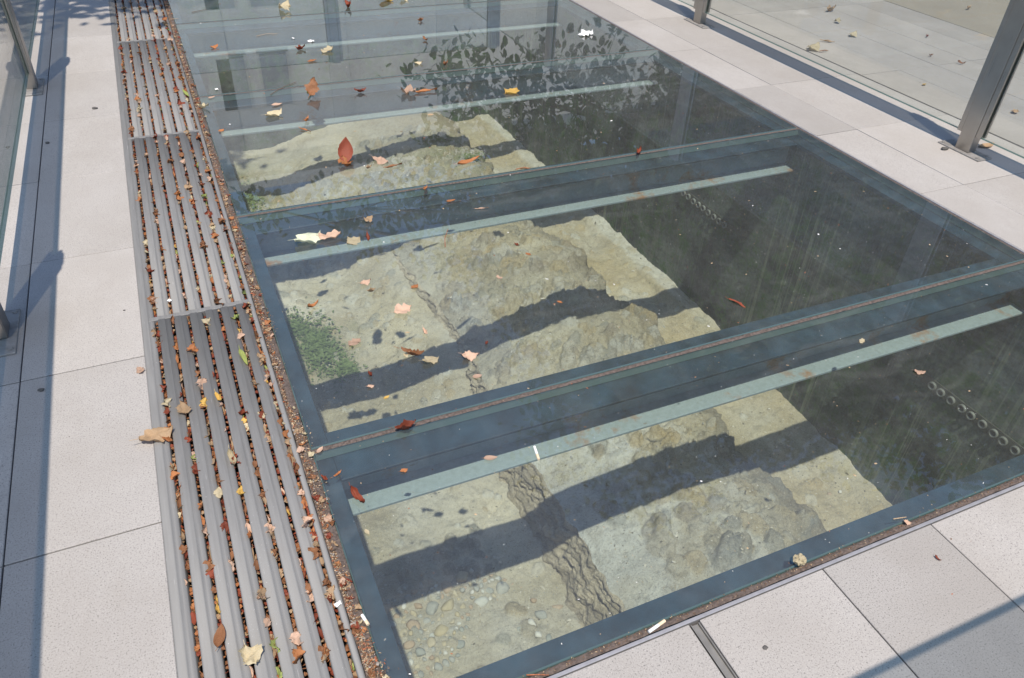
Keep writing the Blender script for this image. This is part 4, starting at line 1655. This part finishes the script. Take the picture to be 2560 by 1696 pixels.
twig([(641, 91), (665, 85), (695, 85)], 'pale thin twig on the far left pane', M['crumb_b'])
twig([(479, 31), (517, 24)], 'short dark twig near the top left of the glass')
twig([(676, 237), (700, 222), (740, 205)], 'dark twig leading to the torn brown leaf')
twig([(2233, 1298), (2266, 1293)], 'short brown twig on the front glass edge', M['crumb_b'])
twig([(1316, 1688), (1340, 1687), (1372, 1688)], 'thin brown twig on the front seal at the bottom of view', M['crumb_c'])
twig([(428, 48), (447, 46)], 'short tan twig lying across the grate rail', M['crumb_b'])
twig([(1113, 618), (1112, 596), (1120, 573)], 'thin reddish stalk on the second pane', M['crumb_c'])

# ------------------------------------------------------------------ pebbles exposed in the pit floor
def pebble_material(name, a, b):
    t = NT(name)
    oi = t.n('ShaderNodeObjectInfo')
    n1 = t.noise(t.pos(), 45, 4, 0.6)
    c = t.mix(oi.outputs['Random'], a, b)
    c = t.mix(t.ramp(n1, [(0.4, 0.0), (0.75, 0.5)]), c, tuple(v * 0.7 for v in a))
    return t.finish(t.principled(c, 0.85, 0, t.bump(n1, 0.3, 0.004), 0.2))


PEB = {
    'yellowish': pebble_material('pebble_yellow', (0.44, 0.385, 0.25), (0.50, 0.45, 0.33)),
    'grey': pebble_material('pebble_grey', (0.30, 0.315, 0.28), (0.40, 0.40, 0.36)),
    'pale': pebble_material('pebble_pale', (0.50, 0.51, 0.46), (0.60, 0.59, 0.54)),
    'brownish': pebble_material('pebble_brown', (0.38, 0.29, 0.19), (0.43, 0.35, 0.26)),
}
PEBM = {}
rp = random.Random(12)
placed = []
PPTS = [(950, 1500), (1000, 1480), (1060, 1462), (1120, 1448), (1180, 1432), (1235, 1440), (1290, 1455), (1240, 1490), (1180, 1530),
        (1165, 1590), (1150, 1640), (1080, 1690), (1010, 1700), (985, 1640), (965, 1570)]


def inside(px, py, poly):
    c = False
    j = len(poly) - 1
    for i in range(len(poly)):
        xi, yi = poly[i]
        xj, yj = poly[j]
        if (yi > py) != (yj > py) and px < (xj - xi) * (py - yi) / (yj - yi) + xi:
            c = not c
        j = i
    return c


poly = [(at(x, y, -PIT_D).x, at(x, y, -PIT_D).y) for x, y in PPTS]
tries = 0
while len(placed) < 140 and tries < 9000:
    tries += 1
    x, y = rp.uniform(0.36, 1.05), rp.uniform(1.55, 2.2)
    if not inside(x, y, poly):
        continue
    s = rp.choice([0.012, 0.016, 0.021, 0.026, 0.034, 0.042])
    if any(math.hypot(x - a, y - b) < (s + c) * 0.93 for a, b, c in placed):
        continue
    placed.append((x, y, s))
extra = [(at(x, y, -PIT_D).x, at(x, y, -PIT_D).y, s) for x, y, s in
         ((1330, 1560, 0.026), (1355, 1535, 0.03), (1345, 1590, 0.02), (1372, 1598, 0.022), (1300, 1575, 0.02), (1395, 1512, 0.028), (1335, 1500, 0.02), (2072, 1240, 0.018), (2098, 1236, 0.014))]
for (x, y, s) in placed + extra:
    s *= 1.12
    colr = rp.choices(['yellowish', 'grey', 'pale', 'brownish'], [3, 5, 1.8, 2.5])[0]
    vi = rp.randrange(7)
    if (vi, colr) not in PEBM:
        me = stone_mesh(40 + vi)
        me.materials.append(PEB[colr])
        PEBM[(vi, colr)] = me
    o = link('pebble', PEBM[(vi, colr)], None, (x, y, floor_z(x, y) + s * rp.uniform(-0.18, 0.12)), (rp.uniform(-0.2, 0.2), rp.uniform(-0.2, 0.2), rp.uniform(0, 6.28)))
    o.scale = (s, s, s)
    tag(o, '%s pebble bedded in the sandy pit floor under the nearest pane' % colr, 'pebble', 'pebbles in the pit floor')

# ------------------------------------------------------------------ moss and small plants in the pit
def moss_patch(spots, label, zfun):
    V, F = [], []
    rr = random.Random(int(spots[0][0] * 1000))
    for (cx, cy, rx, ry, n) in spots:
        for i in range(n):
            a, q = rr.uniform(0, 6.28), abs(rr.gauss(0, 0.5))
            x, y = cx + rx * q * math.cos(a), cy + ry * q * math.sin(a)
            z = zfun(x, y)
            s = rr.uniform(0.004, 0.010) if rr.random() < 0.75 else rr.uniform(0.011, 0.019)
            k = len(V)
            b, tl = rr.uniform(0, 6.28), rr.uniform(0.2, 1.0)
            dx, dy = math.cos(b), math.sin(b)
            h0 = z + rr.uniform(0.002, 0.02)
            V.extend([(x, y, h0), (x + dx * s - dy * s * 0.5, y + dy * s + dx * s * 0.5, h0 + s * tl), (x + 2 * dx * s, y + 2 * dy * s, h0 + s * tl * 0.8),
                      (x + dx * s + dy * s * 0.5, y + dy * s - dx * s * 0.5, h0 + s * tl)])
            F.append((k, k + 1, k + 2, k + 3))
    o = link('moss', pydata('moss', V, F, M['moss'], True))
    tag(o, label, 'moss', None, 'stuff')


def wall_z(x, y):
    j = min(max(int(np.searchsorted(OWY, y)), 0), len(OWY) - 1)
    col = OWX[:, j]
    i = min(max(int(np.searchsorted(col, x)), 0), len(col) - 1)
    return float(OWZ[i, j])


moss_patch([(0.55, 4.15, 0.15, 0.34, 4200), (0.68, 3.85, 0.08, 0.13, 900), (0.45, 4.4, 0.1, 0.2, 900)], 'patch of green moss on the pit floor in the second bay', floor_z)
moss_patch([(0.40, 6.4, 0.16, 0.45, 3000), (0.40, 5.9, 0.1, 0.2, 300)], 'green moss and seedlings by the grate side of the third bay', floor_z)
moss_patch([(2.20, 6.45, 0.22, 0.10, 700), (2.40, 6.05, 0.15, 0.10, 450)], 'green tufts growing on the far rubble of the third bay', wall_z)

# ------------------------------------------------------------------ loose grit and chips on the pit floor and the old wall
PITGRIT = [simple('pit_chip_pale', (0.56, 0.53, 0.45), 0.95), simple('pit_chip_khaki', (0.38, 0.34, 0.24), 0.95),
           simple('pit_chip_grey', (0.30, 0.30, 0.27), 0.95), simple('pit_chip_dark', (0.15, 0.135, 0.10), 0.95)]
r = random.Random(333)
V, F, Mi = [], [], []
for i in range(11000):
    y = 1.5 + r.random() ** 1.3 * 5.0
    x = r.uniform(0.36, 3.09)
    dens = 0.5 + 0.5 * math.sin(x * 5.3 + y * 2.1) * math.sin(y * 3.7 - x * 1.9)
    if r.random() > 0.25 + dens:
        continue
    le = 1.36
    z = wall_z(x, y) if 1.44 < x < 2.36 else floor_z(x, y)
    if 1.22 < x <= 1.44 or 2.36 <= x < 2.58:
        continue
    s_ = r.uniform(0.0025, 0.0065) * (2.2 if r.random() < 0.07 else 1)
    bit(V, F, Mi, x, y, z - s_ * 0.15, s_, r, r.choice([0, 0, 1, 1, 2, 3]))
o = link('gravel', pydata('gravel', V, F, PITGRIT, False, Mi))
tag(o, 'loose grit and stone chips strewn over the excavated floor', 'gravel', None, 'stuff')

# ------------------------------------------------------------------ trees (out of view, mirrored in the glass)
def tree(base, height, trunk_r, lobes, leaf_size, label, seed):
    rr = random.Random(seed)
    root = empty('tree', base)
    B = Vector(base)
    V, F = [], []
    top = Vector((rr.uniform(-0.3, 0.3), rr.uniform(-0.3, 0.3), height))
    trunk = [Vector((0, 0, -0.05)) + (top - Vector((0, 0, 0))) * t_ + Vector((math.sin(t_ * 5) * 0.15, math.cos(t_ * 4) * 0.12, 0)) for t_ in (0, 0.2, 0.4, 0.6, 0.8, 1.0)]
    tube(V, F, trunk, trunk_r, trunk_r * 0.35, 12)
    LV, LF = [], []
    for (cx, cy, cz, rx, ry, rz, n) in lobes:
        c = Vector((cx, cy, cz)) - B
        st = trunk[rr.choice([2, 3, 3, 4])]
        midp = (st + c) / 2 + Vector((0, 0, rr.uniform(0.1, 0.5)))
        tube(V, F, [st, midp, c], trunk_r * 0.35, trunk_r * 0.08, 7)
        ncl = max(4, n // 16)
        for q in range(ncl):
            d = Vector((rr.gauss(0, 1), rr.gauss(0, 1), rr.gauss(0, 1))).normalized() * rr.random() ** 0.45
            cc = c + Vector((d.x * rx, d.y * ry, d.z * rz))
            if q % 3 == 0:
                tube(V, F, [c, (c + cc) / 2 + Vector((0, 0, 0.08)), cc], trunk_r * 0.07, trunk_r * 0.02, 5)
            for w in range(16):
                p = cc + Vector((rr.gauss(0, 0.22), rr.gauss(0, 0.22), rr.gauss(0, 0.16)))
                s = leaf_size * rr.uniform(0.7, 1.25)
                R_ = Matrix.Rotation(rr.uniform(0, 6.28), 3, 'Z') @ Matrix.Rotation(rr.uniform(0.2, 1.3), 3, 'Y') @ Matrix.Rotation(rr.uniform(-0.6, 0.6), 3, 'X')
                k = len(LV)
                for (u, v_, z_) in ((0, 0, 0), (0.3, 0.27, -0.04), (0.75, 0.24, -0.06), (1.05, 0, 0.0), (0.75, -0.24, -0.06), (0.3, -0.27, -0.04)):
                    LV.append(tuple(p + R_ @ Vector((u * s, v_ * s, z_ * s))))
                LF.append((k, k + 1, k + 2, k + 3))
                LF.append((k, k + 3, k + 4, k + 5))
    link('trunk', pydata('trunk', V, F, M['bark'], True), root)
    link('crown', pydata('crown', LV, LF, M['tree_leaf'], False), root)
    tag(root, label, 'tree', 'trees round the excavation')


tree((8.2, 9.6, -0.05), 7.5, 0.20, [
    (7.6, 8.6, 5.6, 3.4, 3.0, 3.0, 12500), (4.9, 10.2, 4.3, 1.9, 1.7, 1.6, 3600), (9.6, 6.6, 5.2, 3.0, 2.6, 2.8, 9500),
    (6.2, 10.6, 2.9, 1.7, 1.3, 1.1, 1200), (4.3, 10.9, 2.5, 0.9, 0.7, 0.6, 420), (2.6, 11.4, 4.6, 1.2, 0.9, 0.7, 420), (6.4, 8.2, 8.0, 2.0, 2.0, 1.4, 3000),
    (1.0, 11.6, 4.4, 0.7, 0.5, 0.5, 150), (10.5, 4.2, 5.0, 2.4, 2.4, 2.4, 6000)], 0.15,
    'broad-leaved tree beyond the plaza, mirrored dark green in the glass floor', 3)
tree((14.0, 14.5, -0.05), 13.0, 0.32, [  # unseen tree with low bushes, added to block bright sky in the mirrored canopy
    (13.5, 13.5, 10.5, 5.5, 4.6, 5.0, 15000), (17.5, 10.0, 9.0, 5.0, 4.6, 5.0, 12000), (9.6, 16.5, 9.6, 3.2, 3.0, 3.2, 3600), (13.5, 13.0, 6.5, 4.4, 3.6, 2.2, 11000), (12.6, 11.6, 3.4, 3.6, 3.2, 2.0, 10000), (14.5, 8.0, 3.6, 3.4, 3.2, 2.2, 8000), (17.0, 6.5, 7.0, 3.6, 3.6, 4.0, 5000)], 0.34,
    'unseen tall dense tree added behind the broad-leaved tree to darken its mirrored gaps', 21)
tree((-3.4, 6.2, -0.05), 5.5, 0.16, [
    (-2.2, 6.0, 4.9, 1.3, 1.2, 0.8, 1500), (-0.9, 5.05, 4.3, 0.75, 0.40, 0.35, 420), (-1.9, 4.85, 4.2, 0.7, 0.4, 0.4, 450)], 0.13,
    'tree beside the left paving whose leaves shade the top left corner', 9)


# ------------------------------------------------------------------ pale building across the street (out of view, mirrored in the glass)
M['facade'] = simple('pale_render', (0.56, 0.58, 0.58), 0.85, nscale=1.2, namp=0.08)
M['facade_band'] = simple('grey_render_band', (0.51, 0.53, 0.53), 0.85, nscale=1.5, namp=0.08)
M['window_glass'] = simple('dark_window', (0.30, 0.33, 0.36), 0.4, 0.0, spec=0.8)
bd = empty('office_building', (-3.0, 27.0, -0.05))
tag(bd, 'pale office building across the street, mirrored in the far panes', 'building')


def bpart(name, lo, hi, mat, parent=bd, bevel=0.0):
    o = box(name, Vector(lo) + bd.location, Vector(hi) + bd.location, mat, None, bevel)
    o.location = o.location - bd.location
    o.parent = parent
    return o


bpart('wall', (-16, 0.35, 0), (41, 9, 11.2), M['facade'])
bpart('roof', (-16.3, 0.05, 11.2), (41.3, 9.3, 11.65), M['facade_band'])
for k in range(15):
    x = -15.6 + k * 4.0
    bpart('pilaster', (x, 0.27, 0), (x + 0.7, 0.349, 11.199), M['facade_band'] if k % 2 else M['facade'])
for (x, z) in ((4.6, 6.9), (6.0, 6.9), (4.6, 3.6), (6.0, 3.6)):
    wd = bpart('window', (x, 0.30, z), (x + 1.05, 0.349, z + 1.9), M['facade_band'])
    pn = bpart('pane', (x + 0.08, 0.27, z + 0.08), (x + 0.97, 0.299, z + 1.82), M['window_glass'])
    pn.parent = wd
    pn.location = pn.location - wd.location
